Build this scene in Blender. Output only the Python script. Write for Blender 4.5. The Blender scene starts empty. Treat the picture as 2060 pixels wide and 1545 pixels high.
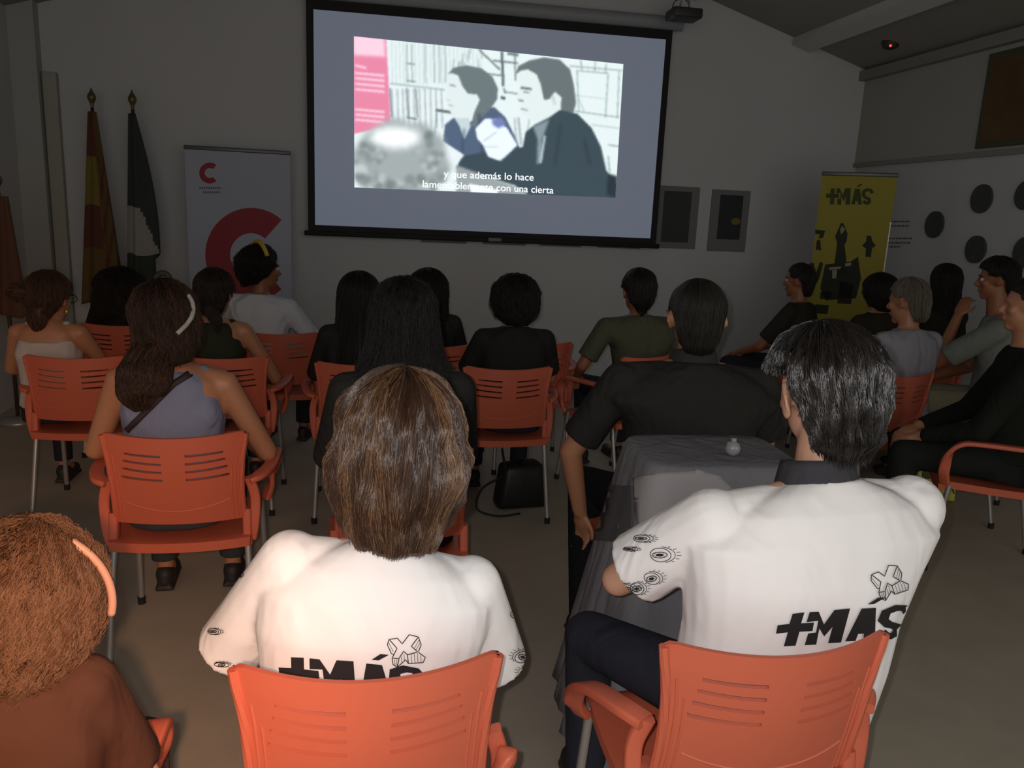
import bpy, bmesh, math, random
import numpy as np
from mathutils import Vector, Matrix, noise
from mathutils.bvhtree import BVHTree
from mathutils.geometry import delaunay_2d_cdt

PI = math.pi
C = bpy.context.scene.collection
random.seed(7)

# ------------------------------------------------------------------ camera, world, lights, exposure
FPX = 1600.0
CAM = Vector((0, 0, 1.56))
PSI, THETA, ROLL = math.radians(10.2), math.radians(12.06), 0.0445
F_ = Vector((math.sin(PSI)*math.cos(THETA), math.cos(PSI)*math.cos(THETA), -math.sin(THETA)))
R0 = Vector((math.cos(PSI), -math.sin(PSI), 0))
U0 = R0.cross(F_)
R_ = R0*math.cos(ROLL) + U0*math.sin(ROLL)
U_ = U0*math.cos(ROLL) - R0*math.sin(ROLL)
cam_d = bpy.data.cameras.new('camera'); cam = bpy.data.objects.new('camera', cam_d); C.objects.link(cam)
m3 = Matrix((R_, U_, -F_)).transposed()
cam.matrix_world = Matrix.Translation(CAM) @ m3.to_4x4()
cam_d.sensor_width = 36; cam_d.lens = FPX/2060*36; cam_d.clip_start = 0.02
bpy.context.scene.camera = cam
vs = bpy.context.scene.view_settings
vs.view_transform = 'Standard'; vs.look = 'None'; vs.gamma = 1; vs.use_curve_mapping = False
vs.exposure = 0.0
world = bpy.data.worlds.new('world'); bpy.context.scene.world = world; world.use_nodes = True
bg = world.node_tree.nodes['Background']
bg.inputs[0].default_value = (0.95, 0.93, 0.86, 1); bg.inputs[1].default_value = 0.85

def light(name, kind, loc, energy, color, size=0.05, target=None, **kw):
    d = bpy.data.lights.new(name, kind); d.energy = energy; d.color = color
    if kind in ('POINT', 'SPOT'): d.shadow_soft_size = size
    if kind == 'AREA': d.size = size
    for k, v in kw.items(): setattr(d, k, v)
    o = bpy.data.objects.new(name, d); C.objects.link(o); o.location = loc
    if target is not None: o.rotation_euler = (Vector(target)-Vector(loc)).to_track_quat('-Z', 'Y').to_euler()
    return o
# the phone's flash beside the lens, and its warm spill past the finger resting on it
light('phone_flash', 'SPOT', CAM + U_*0.02 - R_*0.03, 54, (1.0, 0.94, 0.92), 0.008,
      target=CAM + F_*3 - U_*0.75 + R_*0.6, spot_size=math.radians(105), spot_blend=1.0)
light('phone_flash_spill', 'SPOT', CAM - U_*0.03 - R_*0.06, 142, (1.0, 0.50, 0.26), 0.02,
      target=CAM + F_*1.5 - R_*1.75 - U_*1.05, spot_size=math.radians(92), spot_blend=1.0)

def at(px, py, d):
    return CAM + (F_ + R_*((px-1030)/FPX) - U_*((py-772.5)/FPX))*d
def proj(p):
    v = Vector(p)-CAM; d = v.dot(F_)
    return 1030+v.dot(R_)/d*FPX, 772.5-v.dot(U_)/d*FPX
def ground(px, d, z):
    a, b = at(px, 0, d), at(px, 1000, d)
    return a + (b-a)*((z-a.z)/(b.z-a.z))
def on_plane(px, py, p0, n):
    r = at(px, py, 1)-CAM
    return CAM + r*((Vector(p0)-CAM).dot(n)/r.dot(n))

# ------------------------------------------------------------------ materials
def lin(c):
    return tuple((x/255/12.92) if x/255 <= .04045 else ((x/255+.055)/1.055)**2.4 for x in c[:3]) + (1,)
def mat(name, rgb, rough=.6, bump=0, bscale=60, var=0, vscale=8, metal=0, emit=0, sss=0, coat=0, spec=.5, wave=None):
    m = bpy.data.materials.new(name); m.use_nodes = True
    nt = m.node_tree; b = nt.nodes['Principled BSDF']
    col = lin(rgb)
    b.inputs['Base Color'].default_value = col; b.inputs['Roughness'].default_value = rough
    b.inputs['Metallic'].default_value = metal
    b.inputs['Specular IOR Level'].default_value = spec
    if coat: b.inputs['Coat Weight'].default_value = coat
    tc = nt.nodes.new('ShaderNodeTexCoord')
    if var:
        n = nt.nodes.new('ShaderNodeTexNoise'); n.inputs['Scale'].default_value = vscale; n.inputs['Detail'].default_value = 5
        mx = nt.nodes.new('ShaderNodeMix'); mx.data_type = 'RGBA'
        mx.inputs[6].default_value = tuple(x*(1-var) for x in col[:3])+(1,)
        mx.inputs[7].default_value = tuple(min(1, x*(1+var)) for x in col[:3])+(1,)
        nt.links.new(tc.outputs['Object'], n.inputs['Vector']); nt.links.new(n.outputs[0], mx.inputs[0])
        nt.links.new(mx.outputs[2], b.inputs['Base Color'])
    if bump:
        n = nt.nodes.new('ShaderNodeTexNoise'); n.inputs['Scale'].default_value = bscale; n.inputs['Detail'].default_value = 3
        bp = nt.nodes.new('ShaderNodeBump'); bp.inputs['Strength'].default_value = bump; bp.inputs['Distance'].default_value = .01
        nt.links.new(tc.outputs['Object'], n.inputs['Vector']); nt.links.new(n.outputs[0], bp.inputs['Height'])
        nt.links.new(bp.outputs[0], b.inputs['Normal'])
    if emit:
        b.inputs['Emission Color'].default_value = col; b.inputs['Emission Strength'].default_value = emit
    return m
def attr_mat(name, rough=.4, spec=.5, emit=0, scale=1.0):
    m = bpy.data.materials.new(name); m.use_nodes = True
    nt = m.node_tree; b = nt.nodes['Principled BSDF']
    a = nt.nodes.new('ShaderNodeAttribute'); a.attribute_name = 'tone'
    b.inputs['Roughness'].default_value = rough; b.inputs['Specular IOR Level'].default_value = spec
    if emit:
        b.inputs['Base Color'].default_value = (.02, .02, .02, 1)
        nt.links.new(a.outputs['Color'], b.inputs['Emission Color']); b.inputs['Emission Strength'].default_value = emit
    else:
        nt.links.new(a.outputs['Color'], b.inputs['Base Color'])
    return m
def cloth_mat(name, rgb, fold=.5, var=.06, scale=9):
    """woven cloth with broad creases"""
    m = mat(name, rgb, .9, spec=.15, var=var, vscale=30)
    nt = m.node_tree; b = nt.nodes['Principled BSDF']
    tc = nt.nodes.new('ShaderNodeTexCoord')
    mp = nt.nodes.new('ShaderNodeMapping'); mp.inputs['Scale'].default_value = (1, 1, .45); mp.inputs['Rotation'].default_value = (.3, .5, .6)
    n = nt.nodes.new('ShaderNodeTexNoise'); n.inputs['Scale'].default_value = scale; n.inputs['Detail'].default_value = 2.5; n.inputs['Distortion'].default_value = .8
    bp = nt.nodes.new('ShaderNodeBump'); bp.inputs['Strength'].default_value = fold; bp.inputs['Distance'].default_value = .05
    nt.links.new(tc.outputs['Object'], mp.inputs[0]); nt.links.new(mp.outputs[0], n.inputs['Vector'])
    nt.links.new(n.outputs[0], bp.inputs['Height']); nt.links.new(bp.outputs[0], b.inputs['Normal'])
    return m
M_hair = attr_mat('hair_fibre', .26, .8)
M_hair_dull = attr_mat('hair_fibre_dull', .55, .35)
M_red = mat('red_plastic', (200, 100, 74), .45, bump=.04, bscale=500, var=.05, vscale=3)
M_metal = mat('grey_metal_tube', (170, 168, 165), .35, metal=.55)
M_rub = mat('black_rubber', (25, 25, 25), .8)
M_wall = mat('painted_plaster', (196, 196, 198), .9, bump=.08, bscale=40, var=.03, vscale=2)
M_wall2 = mat('painted_plaster_band', (168, 168, 160), .9, bump=.1, bscale=40, var=.05, vscale=3)
M_ceil = mat('ceiling_plaster', (150, 148, 140), .95, bump=.1, bscale=20, var=.06, vscale=2)
M_beam = mat('ceiling_beam_paint', (205, 205, 200), .9)
M_trim = mat('painted_trim', (140, 140, 132), .8)
M_floor = mat('worn_floor', (172, 162, 146), .5, bump=.05, bscale=90, var=.16, vscale=5)
M_black = mat('black_matte', (16, 16, 17), .7)
M_ink = mat('black_print_ink', (38, 36, 38), .85, spec=.1)
M_white = cloth_mat('white_cotton', (240, 238, 238), .30, .01, 7)
M_rib = mat('white_rib_knit', (236, 234, 234), .9, bump=.2, bscale=300)

# ------------------------------------------------------------------ mesh helpers
def tag(o, label=None, cat=None, group=None, kind=None):
    if label: o['label'] = label
    if cat: o['category'] = cat
    if group: o['group'] = group
    if kind: o['kind'] = kind
    return o
def obj(name, bm, m, parent=None, smooth=True, sharp=None):
    me = bpy.data.meshes.new(name)
    if isinstance(bm, bmesh.types.BMesh): bm.to_mesh(me); bm.free()
    else: me = bm; me.name = name
    if m is not None:
        for mm in (m if isinstance(m, (list, tuple)) else [m]): me.materials.append(mm)
    if smooth:
        me.polygons.foreach_set('use_smooth', [True]*len(me.polygons))
        if sharp: me.set_sharp_from_angle(angle=math.radians(sharp))
    o = bpy.data.objects.new(name, me); C.objects.link(o)
    if parent is not None: o.parent = parent
    return o
def empty(name, loc=(0, 0, 0), rz=0):
    o = bpy.data.objects.new(name, None); C.objects.link(o); o.location = loc; o.rotation_euler = (0, 0, rz)
    o.empty_display_size = .1
    return o
def mod_bake(o, mods):
    for t, kw in mods:
        md = o.modifiers.new('m', t)
        for k, v in kw.items(): setattr(md, k, v)
    dg = bpy.context.evaluated_depsgraph_get(); dg.update()
    me = bpy.data.meshes.new_from_object(o.evaluated_get(dg))
    old = o.data; o.modifiers.clear(); o.data = me
    bpy.data.meshes.remove(old)
    return o
def box(bm, c, s, M=None, bev=0):
    r = bmesh.ops.create_cube(bm, size=1)
    vv = r['verts']
    for v in vv: v.co = Vector((v.co.x*s[0], v.co.y*s[1], v.co.z*s[2]))
    if bev:
        ee = list({e for v in vv for e in v.link_edges})
        rr = bmesh.ops.bevel(bm, geom=ee+vv, offset=bev, segments=2, affect='EDGES', profile=.5)
        vv = list({v for f in rr['faces'] for v in f.verts} | {v for v in vv if v.is_valid})
    for v in vv:
        v.co = (M @ v.co if M else v.co) + Vector(c)
def ell(bm, c, r, M=None, sub=3):
    q = bmesh.ops.create_icosphere(bm, subdivisions=sub, radius=1)
    for v in q['verts']:
        p = Vector((v.co.x*r[0], v.co.y*r[1], v.co.z*r[2]))
        v.co = (M @ p if M else p) + Vector(c)
def tube(bm, pts, rad, n=12, caps=True, flat=None, up=(0, 0, 1)):
    """sweep along pts; rad scalar/list; flat=(w,h) multiplies section"""
    pts = [Vector(p) for p in pts]; N = len(pts)
    rad = rad if hasattr(rad, '__len__') else [rad]*N
    rings = []; up = Vector(up)
    for i, p in enumerate(pts):
        t = (pts[min(i+1, N-1)]-pts[max(i-1, 0)]).normalized()
        a = t.cross(up)
        if a.length < 1e-3: a = t.cross(Vector((1, 0, 0)))
        a.normalize(); b = a.cross(t).normalized()
        fx, fy = flat if flat else (1, 1)
        ring = [bm.verts.new(p + a*(math.cos(2*PI*k/n)*rad[i]*fx) + b*(math.sin(2*PI*k/n)*rad[i]*fy)) for k in range(n)]
        rings.append(ring)
    for i in range(N-1):
        for k in range(n):
            bm.faces.new((rings[i][k], rings[i][(k+1) % n], rings[i+1][(k+1) % n], rings[i+1][k]))
    if caps:
        bm.faces.new(rings[0][::-1]); bm.faces.new(rings[-1])
    return rings
def bar(bm, pts, w, h, up=(0, 0, 1)):
    """sweep with rounded rectangle section"""
    pts = [Vector(p) for p in pts]; N = len(pts); rings = []
    sec = []
    c = min(w, h)*.3
    for sx, sy in ((1, -1), (1, 1), (-1, 1), (-1, -1)):
        cx, cy = sx*(w/2-c), sy*(h/2-c)
        a0 = math.atan2(sy, sx)-PI/4
        for k in range(4): sec.append((cx+c*math.cos(a0+k*PI/6), cy+c*math.sin(a0+k*PI/6)))
    up0 = Vector(up)
    for i, p in enumerate(pts):
        t = (pts[min(i+1, N-1)]-pts[max(i-1, 0)]).normalized()
        a = t.cross(up0)
        if a.length < .15: a = Vector((1, 0, 0)) if abs(t.x) < .9 else Vector((0, 1, 0))
        a.normalize(); b = a.cross(t).normalized()
        rings.append([bm.verts.new(p+a*x+b*y) for x, y in sec])
    n = len(sec)
    for i in range(N-1):
        for k in range(n):
            bm.faces.new((rings[i][k], rings[i][(k+1) % n], rings[i+1][(k+1) % n], rings[i+1][k]))
    bm.faces.new(rings[0][::-1]); bm.faces.new(rings[-1])
def capsule(bm, a, b, ra, rb, n=16, flat_end=False):
    a, b = Vector(a), Vector(b); L = (b-a).length; t = (b-a).normalized()
    pts, rr = [], []
    for k in range(1, 6):
        th = k*PI/10; pts.append(a-t*(ra*math.cos(th))); rr.append(ra*math.sin(th))
    pts.append(b); rr.append(rb)
    if not flat_end:
        for k in range(4, 0, -1):
            th = k*PI/10; pts.append(b+t*(rb*math.cos(th))); rr.append(rb*math.sin(th))
    tube(bm, pts, rr, n)
def smoothpath(pts, k=6):
    pts = [Vector(p) for p in pts]; out = []
    P = [pts[0]*2-pts[1]]+pts+[pts[-1]*2-pts[-2]]
    for i in range(1, len(P)-2):
        for j in range(k):
            t = j/k; p0, p1, p2, p3 = P[i-1:i+3]
            out.append(.5*((2*p1)+(p2-p0)*t+(2*p0-5*p1+4*p2-p3)*t*t+(3*p1-p0-3*p2+p3)*t**3))
    out.append(pts[-1]); return out
def remesh(name, bm, m, parent, voxel=.008, smooth=4, fac=.6):
    o = obj(name, bm, None, parent)
    mod_bake(o, [('REMESH', dict(mode='VOXEL', voxel_size=voxel, use_smooth_shade=True)),
                 ('SMOOTH', dict(factor=fac, iterations=smooth))])
    for mm in (m if isinstance(m, (list, tuple)) else [m]): o.data.materials.append(mm)
    return o

# ---- flat printed shapes laid on a plane or draped on a surface
def cdt_mesh(bm, poly, place, grid=0, off_hook=None):
    pts = [Vector((x, y)) for x, y in poly]
    n = len(pts)
    if grid:
        xs = [p.x for p in pts]; ys = [p.y for p in pts]
        def inside(x, y):
            c = False
            for i in range(n):
                a, b = pts[i], pts[i-1]
                if (a.y > y) != (b.y > y) and x < (b.x-a.x)*(y-a.y)/(b.y-a.y)+a.x: c = not c
            return c
        y = min(ys)+grid/2
        while y < max(ys):
            x = min(xs)+grid/2
            while x < max(xs):
                if inside(x, y): pts.append(Vector((x, y)))
                x += grid
            y += grid
    v, e, f, *_ = delaunay_2d_cdt(pts, [], [list(range(n))], 1, 1e-4)
    vs_ = [bm.verts.new(place(p.x, p.y)) if place(p.x, p.y) is not None else None for p in v]
    for t in f:
        if any(vs_[i] is None for i in t): continue
        try: bm.faces.new([vs_[i] for i in t])
        except ValueError: pass
def densify(poly, step, closed=True):
    out = []
    n = len(poly)
    for i in range(n if closed else n-1):
        a, b = poly[i], poly[(i+1) % n]
        k = max(1, int(math.dist(a, b)/step))
        out += [(a[0]+(b[0]-a[0])*j/k, a[1]+(b[1]-a[1])*j/k) for j in range(k)]
    if not closed: out.append(poly[-1])
    return out
def stroke(bm, pl, w, place, closed=False, step=4):
    pl = densify(pl, step, closed); n = len(pl)
    L = []
    for i in range(n):
        a = pl[(i-1) % n] if (closed or i > 0) else pl[i]; b = pl[(i+1) % n] if (closed or i < n-1) else pl[i]
        dx, dy = b[0]-a[0], b[1]-a[1]; l = math.hypot(dx, dy) or 1
        nx, ny = -dy/l*w/2, dx/l*w/2
        p, q = place(pl[i][0]+nx, pl[i][1]+ny), place(pl[i][0]-nx, pl[i][1]-ny)
        L.append(None if p is None or q is None else (bm.verts.new(p), bm.verts.new(q)))
    for i in range(n if closed else n-1):
        a, b = L[i], L[(i+1) % n]
        if a and b:
            f = bm.faces.new((a[0], a[1], b[1], b[0]))
def surf_place(o, off=.0016, maxd=4):
    """photo pixel -> point just above the surface of object o"""
    dg = bpy.context.evaluated_depsgraph_get(); dg.update()
    mw = o.matrix_world.copy()
    bm = bmesh.new(); bm.from_mesh(o.data); bm.transform(mw); bvh = BVHTree.FromBMesh(bm); bm.free()
    inv = mw.inverted()
    def place(px, py):
        r = (at(px, py, 1)-CAM).normalized()
        h, nrm, i, d = bvh.ray_cast(CAM, r, maxd)
        if h is None: return None
        if nrm.dot(r) > 0: nrm = -nrm
        if nrm.dot(r) > -.12: return None
        return inv @ (h + nrm*off - r*off)
    return place
def plane_place(p0, n, off=.002, inv=None):
    n = Vector(n).normalized()
    if (CAM-Vector(p0)).dot(n) < 0: n = -n
    def place(px, py):
        p = on_plane(px, py, p0, n) + n*off
        return inv @ p if inv else p
    return place

# ------------------------------------------------------------------ the room
WY, RX, LX = 6.8, 4.28, -2.62
PKX, PKZ, SL = .93, 3.93, .30
def ceil_z(x): return PKZ - SL*abs(x-PKX)
def quadobj(name, pts, m, th=None, label=None):
    bm = bmesh.new(); f = bm.faces.new([bm.verts.new(p) for p in pts])
    if th:
        g = bmesh.ops.extrude_face_region(bm, geom=[f])
        for v in g['geom']:
            if isinstance(v, bmesh.types.BMVert): v.co += Vector(th)
    bmesh.ops.recalc_face_normals(bm, faces=bm.faces)
    o = obj(name, bm, m, smooth=False); o['kind'] = 'structure'
    return o
YB = -1.6
quadobj('floor', [(LX-.1, YB, 0), (RX+.1, YB, 0), (RX+.1, WY+.1, 0), (LX-.1, WY+.1, 0)], M_floor, (0, 0, -.1))
quadobj('wall_front', [(LX-.1, WY, 0), (RX+.1, WY, 0), (RX+.1, WY, ceil_z(RX)+.02), (PKX, WY, PKZ+.05), (LX-.1, WY, ceil_z(LX)+.02)], M_wall, (0, .12, 0))
quadobj('wall_right', [(RX, YB, 0), (RX, WY, 0), (RX, WY, ceil_z(RX)), (RX, YB, ceil_z(RX))], M_wall, (.12, 0, 0))
quadobj('wall_left', [(LX, YB, 0), (LX, WY, 0), (LX, WY, ceil_z(LX)), (LX, YB, ceil_z(LX))], M_wall, (-.12, 0, 0))
bm = bmesh.new()
for x0, x1 in ((LX-.1, PKX), (PKX, RX+.1)):
    a = [(x0, YB, ceil_z(x0)), (x1, YB, ceil_z(x1)), (x1, WY+.1, ceil_z(x1)), (x0, WY+.1, ceil_z(x0))]
    vb = [bm.verts.new(p) for p in a]; vt = [bm.verts.new((p[0], p[1], p[2]+.1)) for p in a]
    bm.faces.new(vb); bm.faces.new(vt[::-1])
    for k in range(4): bm.faces.new((vb[k], vb[(k+1) % 4], vt[(k+1) % 4], vt[k]))
bmesh.ops.recalc_face_normals(bm, faces=bm.faces)
tag(obj('ceiling', bm, M_ceil, smooth=False), kind='structure')
for i, x in enumerate((3.62, 2.55, 1.45, .35, -.75, -1.85)):
    bm = bmesh.new(); s = -SL if x > PKX else SL
    Mr = Matrix.Rotation(-math.atan(s), 3, 'Y')
    box(bm, (x, (YB+WY)/2, ceil_z(x)-.03), (.17, WY-YB-.02, .07), Mr)
    tag(obj('trim_%d' % (i+1), bm, M_beam, smooth=False), kind='structure')
# right wall: tinted upper band with a dado line, cornice; left corner conduit
zl = 1.97
bm = bmesh.new(); box(bm, (RX-.008, (WY+YB)/2, (2.13+ceil_z(RX))/2-.03), (.016, WY-YB, ceil_z(RX)-2.13-.08))
tag(obj('trim_7', bm, M_wall2, smooth=False), kind='structure')
bm = bmesh.new(); box(bm, (RX-.015, (WY+YB)/2, 2.12), (.03, WY-YB, .035))
tag(obj('trim_8', bm, M_trim, smooth=False), kind='structure')
bm = bmesh.new(); box(bm, (RX-.04, (WY+YB)/2, ceil_z(RX)-.05), (.08, WY-YB, .08))
tag(obj('trim_9', bm, M_trim, smooth=False), kind='structure')
bm = bmesh.new(); box(bm, (LX+.09, WY-.05, 1.6), (.18, .10, 3.2))
tag(obj('trim_10', bm, mat('pilaster_paint', (172, 172, 168), .9), smooth=False), kind='structure')
bm = bmesh.new(); box(bm, (LX+.24, WY-.03, 1.22), (.10, .06, 2.44), bev=.01)
tag(obj('trim_11', bm, mat('dark_pipe_casing', (165, 163, 152), .8), smooth=False), kind='structure')
bm = bmesh.new(); box(bm, ((LX+RX)/2, WY-.008, .05), (RX-LX-.02, .016, .1))
tag(obj('baseboard_front', bm, M_trim, smooth=False), kind='structure')
bm = bmesh.new(); box(bm, (RX-.008, (WY+YB)/2, .05), (.016, WY-YB-.04, .1))
tag(obj('baseboard_right', bm, M_trim, smooth=False), kind='structure')

# ------------------------------------------------------------------ projection screen
SY = WY-.09
n_w = Vector((0, -1, 0))
def wp(px, py, y=SY): return on_plane(px, py, (0, y, 0), n_w)
tl, br = wp(634, 18), wp(1300, 480); tr = wp(1336, 90); bl = wp(634, 452)
sx0, sx1 = wp(632, 200).x, wp(1326, 250).x
sz1 = (wp(634, 14).z+wp(1334, 84).z)/2; sz0 = (wp(632, 453).z+wp(1312, 479).z)/2
screen = empty('projection_screen', ((sx0+sx1)/2, SY, sz0-.06))
tag(screen, 'wide pull-down projection screen with black border showing a film still', 'projection screen')
bpy.context.view_layer.update()
S_inv = screen.matrix_world.inverted()
def rect_bm(x0, x1, z0, z1, y, t=.004):
    bm = bmesh.new(); box(bm, ((x0+x1)/2, y, (z0+z1)/2), (x1-x0, t, z1-z0)); bm.transform(S_inv); return bm
bw = .055
obj('border', rect_bm(sx0-bw, sx1+bw, sz0-.05, sz1+.075, SY+.003, .004), M_black, screen, smooth=False)
m_scr = mat('screen_fabric', (185, 190, 205), .9)
m_scr.node_tree.nodes['Principled BSDF'].inputs['Emission Color'].default_value = lin((96, 106, 128))
m_scr.node_tree.nodes['Principled BSDF'].inputs['Emission Strength'].default_value = .46
obj('fabric', rect_bm(sx0, sx1, sz0, sz1, SY-.001, .004), m_scr, screen, smooth=False)
bm = bmesh.new()
box(bm, ((sx0+sx1)/2, SY-.005, sz0-.065), (sx1-sx0+2*bw+.06, .035, .04), bev=.008); bm.transform(S_inv)
obj('bottom_bar', bm, M_black, screen)
bm = bmesh.new(); box(bm, ((sx0+sx1)/2+.05, SY-.025, sz0-.062), (.11, .012, .03), bev=.004); bm.transform(S_inv)
obj('pull_handle', bm, mat('grey_handle', (120, 120, 125), .5), screen)
bm = bmesh.new()
tube(bm, [(sx0-bw-.06, SY+.01, sz1+.13), (sx1+bw+.08, SY+.01, sz1+.13)], .055, 20); bm.transform(S_inv)
obj('housing', bm, mat('screen_housing', (150, 152, 158), .5), screen, sharp=50)

# the projected film still: colours of the light on a fine grid
X0, Y0, W_, H_ = 700, 60, 570, 350
img = np.zeros((H_, W_, 3), np.float32)
gy, gx = np.mgrid[0:H_, 0:W_].astype(np.float32); gx += X0; gy += Y0
def z2(pts): return [(600+x/2.7105, y/2.7105) for x, y in pts]
def inpoly(pts):
    m = np.zeros((H_, W_), bool); n = len(pts)
    for i in range(n):
        (ax, ay), (bx, by) = pts[i], pts[i-1]
        if ay == by: continue
        m ^= ((ay > gy) != (by > gy)) & (gx < (bx-ax)*(gy-ay)/(by-ay)+ax)
    return m
def blur(a, r):
    for _ in range(2):
        for ax in (0, 1):
            k = 2*r+1
            p = np.pad(a, [(r+1, r) if i == ax else (0, 0) for i in range(a.ndim)], mode='edge').cumsum(axis=ax)
            a = (np.take(p, range(k, p.shape[ax]), axis=ax)-np.take(p, range(0, p.shape[ax]-k), axis=ax))/k
    return a
def paint(mask, col, b=1, op=1):
    a = blur(mask.astype(np.float32), b)[..., None]*op
    img[:] = img*(1-a)+np.array(col, np.float32)/255*a
def pp(pts, col, b=1, op=1): paint(inpoly(z2(pts)), col, b, op)
def ln(x0, y0, x1, y1, w, col, b=1, op=1):
    dx, dy = x1-x0, y1-y0; l = math.hypot(dx, dy); nx, ny = -dy/l*w/2, dx/l*w/2
    pp([(x0+nx, y0+ny), (x1+nx, y1+ny), (x1-nx, y1-ny), (x0-nx, y0-ny)], col, b, op)
img[:] = np.array((228, 238, 238))/255
sk = lambda x: 40*(x-300)/1400.0*2.6      # the slope of level lines across the picture
# pink panel
pp([(300, 190), (480, 210), (505, 690), (300, 730)], (232, 128, 160))
pp([(300, 190), (470, 208), (475, 310), (300, 300)], (250, 205, 222), 3)
for y in (350, 392, 420, 450, 480, 590, 618, 646):
    pp([(310, y), (470 if y > 380 else 370, y+14), (470 if y > 380 else 370, y+28), (310, y+12)], (252, 205, 222), 1, .9)
# shelf uprights and files
for x in range(510, 1000, 21):
    ln(x, 215+(x % 3)*5, x+4, 450+(x % 5)*6, 5, (175, 190, 190), 1, .6)
for x in (590, 620, 690, 740, 770, 800): ln(x, 240, x+3, 450, 8, (130, 145, 145), 1, .55)
ln(500, 455, 800, 490, 9, (150, 165, 165), 1, .8)
for x in range(510, 800, 30): ln(x, 485, x+6, 700, 9, (150, 160, 165), 1, .7)
for x in (500, 590, 640): ln(x, 480, x+10, 640, 8, (95, 105, 110), 1, .8)
ln(590, 640, 650, 650, 8, (100, 110, 110)); ln(590, 345, 635, 350, 7, (120, 140, 130)); ln(590, 440, 640, 446, 8, (120, 150, 140))
ln(750, 600, 850, 615, 14, (70, 80, 85), 1, .9); ln(755, 610, 745, 730, 6, (130, 140, 145))
for k in range(14):
    random.seed(40+k); a, b_ = random.uniform(840, 1000), random.uniform(250, 420)
    ln(a, b_, a+random.uniform(-15, 15), b_+random.uniform(30, 90), 7, (120, 135, 135), 1, .5)
ln(985, 270, 1100, 380, 10, (110, 125, 128)); ln(1110, 280, 1118, 470, 14, (85, 98, 102)); ln(1060, 330, 1200, 345, 9, (100, 112, 115))
ln(1010, 400, 1110, 412, 8, (110, 120, 125)); ln(1140, 290, 1200, 300, 16, (105, 120, 122)); ln(1180, 280, 1185, 440, 8, (110, 125, 125))
ln(1120, 480, 1130, 510, 9, (110, 120, 120)); ln(1120, 500, 1200, 512, 7, (120, 130, 130)); pp([(1105, 525), (1128, 527), (1128, 543), (1105, 541)], (70, 80, 80))
for (a, b_, c, d_) in ((1520, 385, 1530, 610), (1520, 385, 1690, 400), (1690, 400, 1675, 640), (1505, 605, 1750, 640), (1480, 360, 1770, 385), (1680, 345, 1675, 400), (1750, 385, 1740, 640), (1540, 320, 1545, 380), (1620, 330, 1618, 385)):
    ln(a, b_, c, d_, 6, (120, 145, 140), 1, .8)
ln(1505, 520, 1690, 540, 4, (160, 180, 175), 1, .7); ln(1530, 540, 1560, 610, 5, (140, 160, 160), 1, .7)
ln(1200, 640, 1215, 790, 12, (140, 150, 155), 1, .7); ln(1180, 640, 1190, 780, 7, (110, 125, 130), 1, .6); ln(1260, 650, 1250, 720, 8, (140, 150, 150), 1, .6)
ln(1690, 790, 1760, 800, 6, (120, 150, 145)); ln(1690, 850, 1700, 960, 6, (130, 155, 150)); ln(1600, 680, 1750, 700, 6, (150, 175, 170), 1, .7)
# woman
pp([(800, 680), (850, 640), (900, 690), (960, 650), (1010, 590), (1070, 585), (1130, 640), (1175, 730), (1210, 815), (1150, 900), (1000, 930), (880, 910), (870, 860), (790, 770)], (74, 90, 116), 1)
pp([(850, 640), (930, 640), (940, 690), (905, 760), (880, 690)], (196, 210, 215), 1)
pp([(820, 395), (880, 405), (910, 470), (985, 515), (965, 570), (940, 640), (880, 645), (838, 630), (825, 600), (818, 570), (800, 540), (812, 480)], (222, 232, 232), 1)
pp([(812, 405), (850, 368), (920, 356), (1000, 373), (1058, 418), (1088, 480), (1085, 540), (1055, 585), (1000, 640), (965, 690), (940, 690), (960, 610), (990, 545), (975, 515), (925, 510), (895, 470), (872, 410), (835, 398)], (100, 112, 114), 1)
ln(826, 462, 858, 470, 7, (120, 130, 130)); ln(818, 572, 845, 578, 6, (170, 160, 165)); ln(808, 545, 828, 548, 5, (180, 188, 188))
ln(985, 620, 1010, 900, 14, (46, 58, 76), 2, .7); ln(905, 700, 890, 880, 12, (50, 64, 84), 2, .6)
# man
pp([(1195, 410), (1240, 380), (1300, 390), (1345, 470), (1360, 540), (1410, 500), (1440, 520), (1430, 590), (1390, 645), (1290, 658), (1232, 632), (1212, 590), (1214, 566), (1192, 545), (1204, 480)], (224, 234, 232), 1)
pp([(1185, 405), (1200, 360), (1260, 330), (1340, 313), (1425, 325), (1482, 378), (1502, 460), (1515, 560), (1500, 615), (1430, 625), (1435, 530), (1400, 500), (1370, 540), (1340, 545), (1322, 460), (1300, 405), (1250, 378), (1215, 385)], (96, 106, 108), 1)
ln(1212, 478, 1272, 486, 12, (95, 105, 108)); ln(1225, 500, 1262, 506, 7, (120, 130, 132)); ln(1200, 545, 1230, 552, 8, (110, 115, 118)); ln(1212, 592, 1250, 602, 7, (150, 140, 145))
ln(1385, 520, 1400, 570, 10, (180, 190, 190), 2)
pp([(1240, 720), (1290, 680), (1370, 640), (1425, 600), (1520, 620), (1600, 700), (1650, 800), (1680, 930), (1735, 1000), (1735, 1110), (1280, 1090), (1180, 1010), (1000, 960), (860, 915), (900, 850), (1010, 830), (1110, 880), (1180, 810), (1225, 800)], (52, 66, 74), 1)
pp([(1280, 690), (1370, 650), (1330, 760), (1330, 870), (1300, 900), (1305, 760)], (130, 144, 150), 2)
ln(1345, 740, 1320, 890, 14, (190, 205, 210), 1, .8); ln(1560, 760, 1590, 900, 16, (36, 48, 56), 3, .7); ln(1430, 680, 1400, 900, 14, (38, 50, 58), 3, .7)
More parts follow.
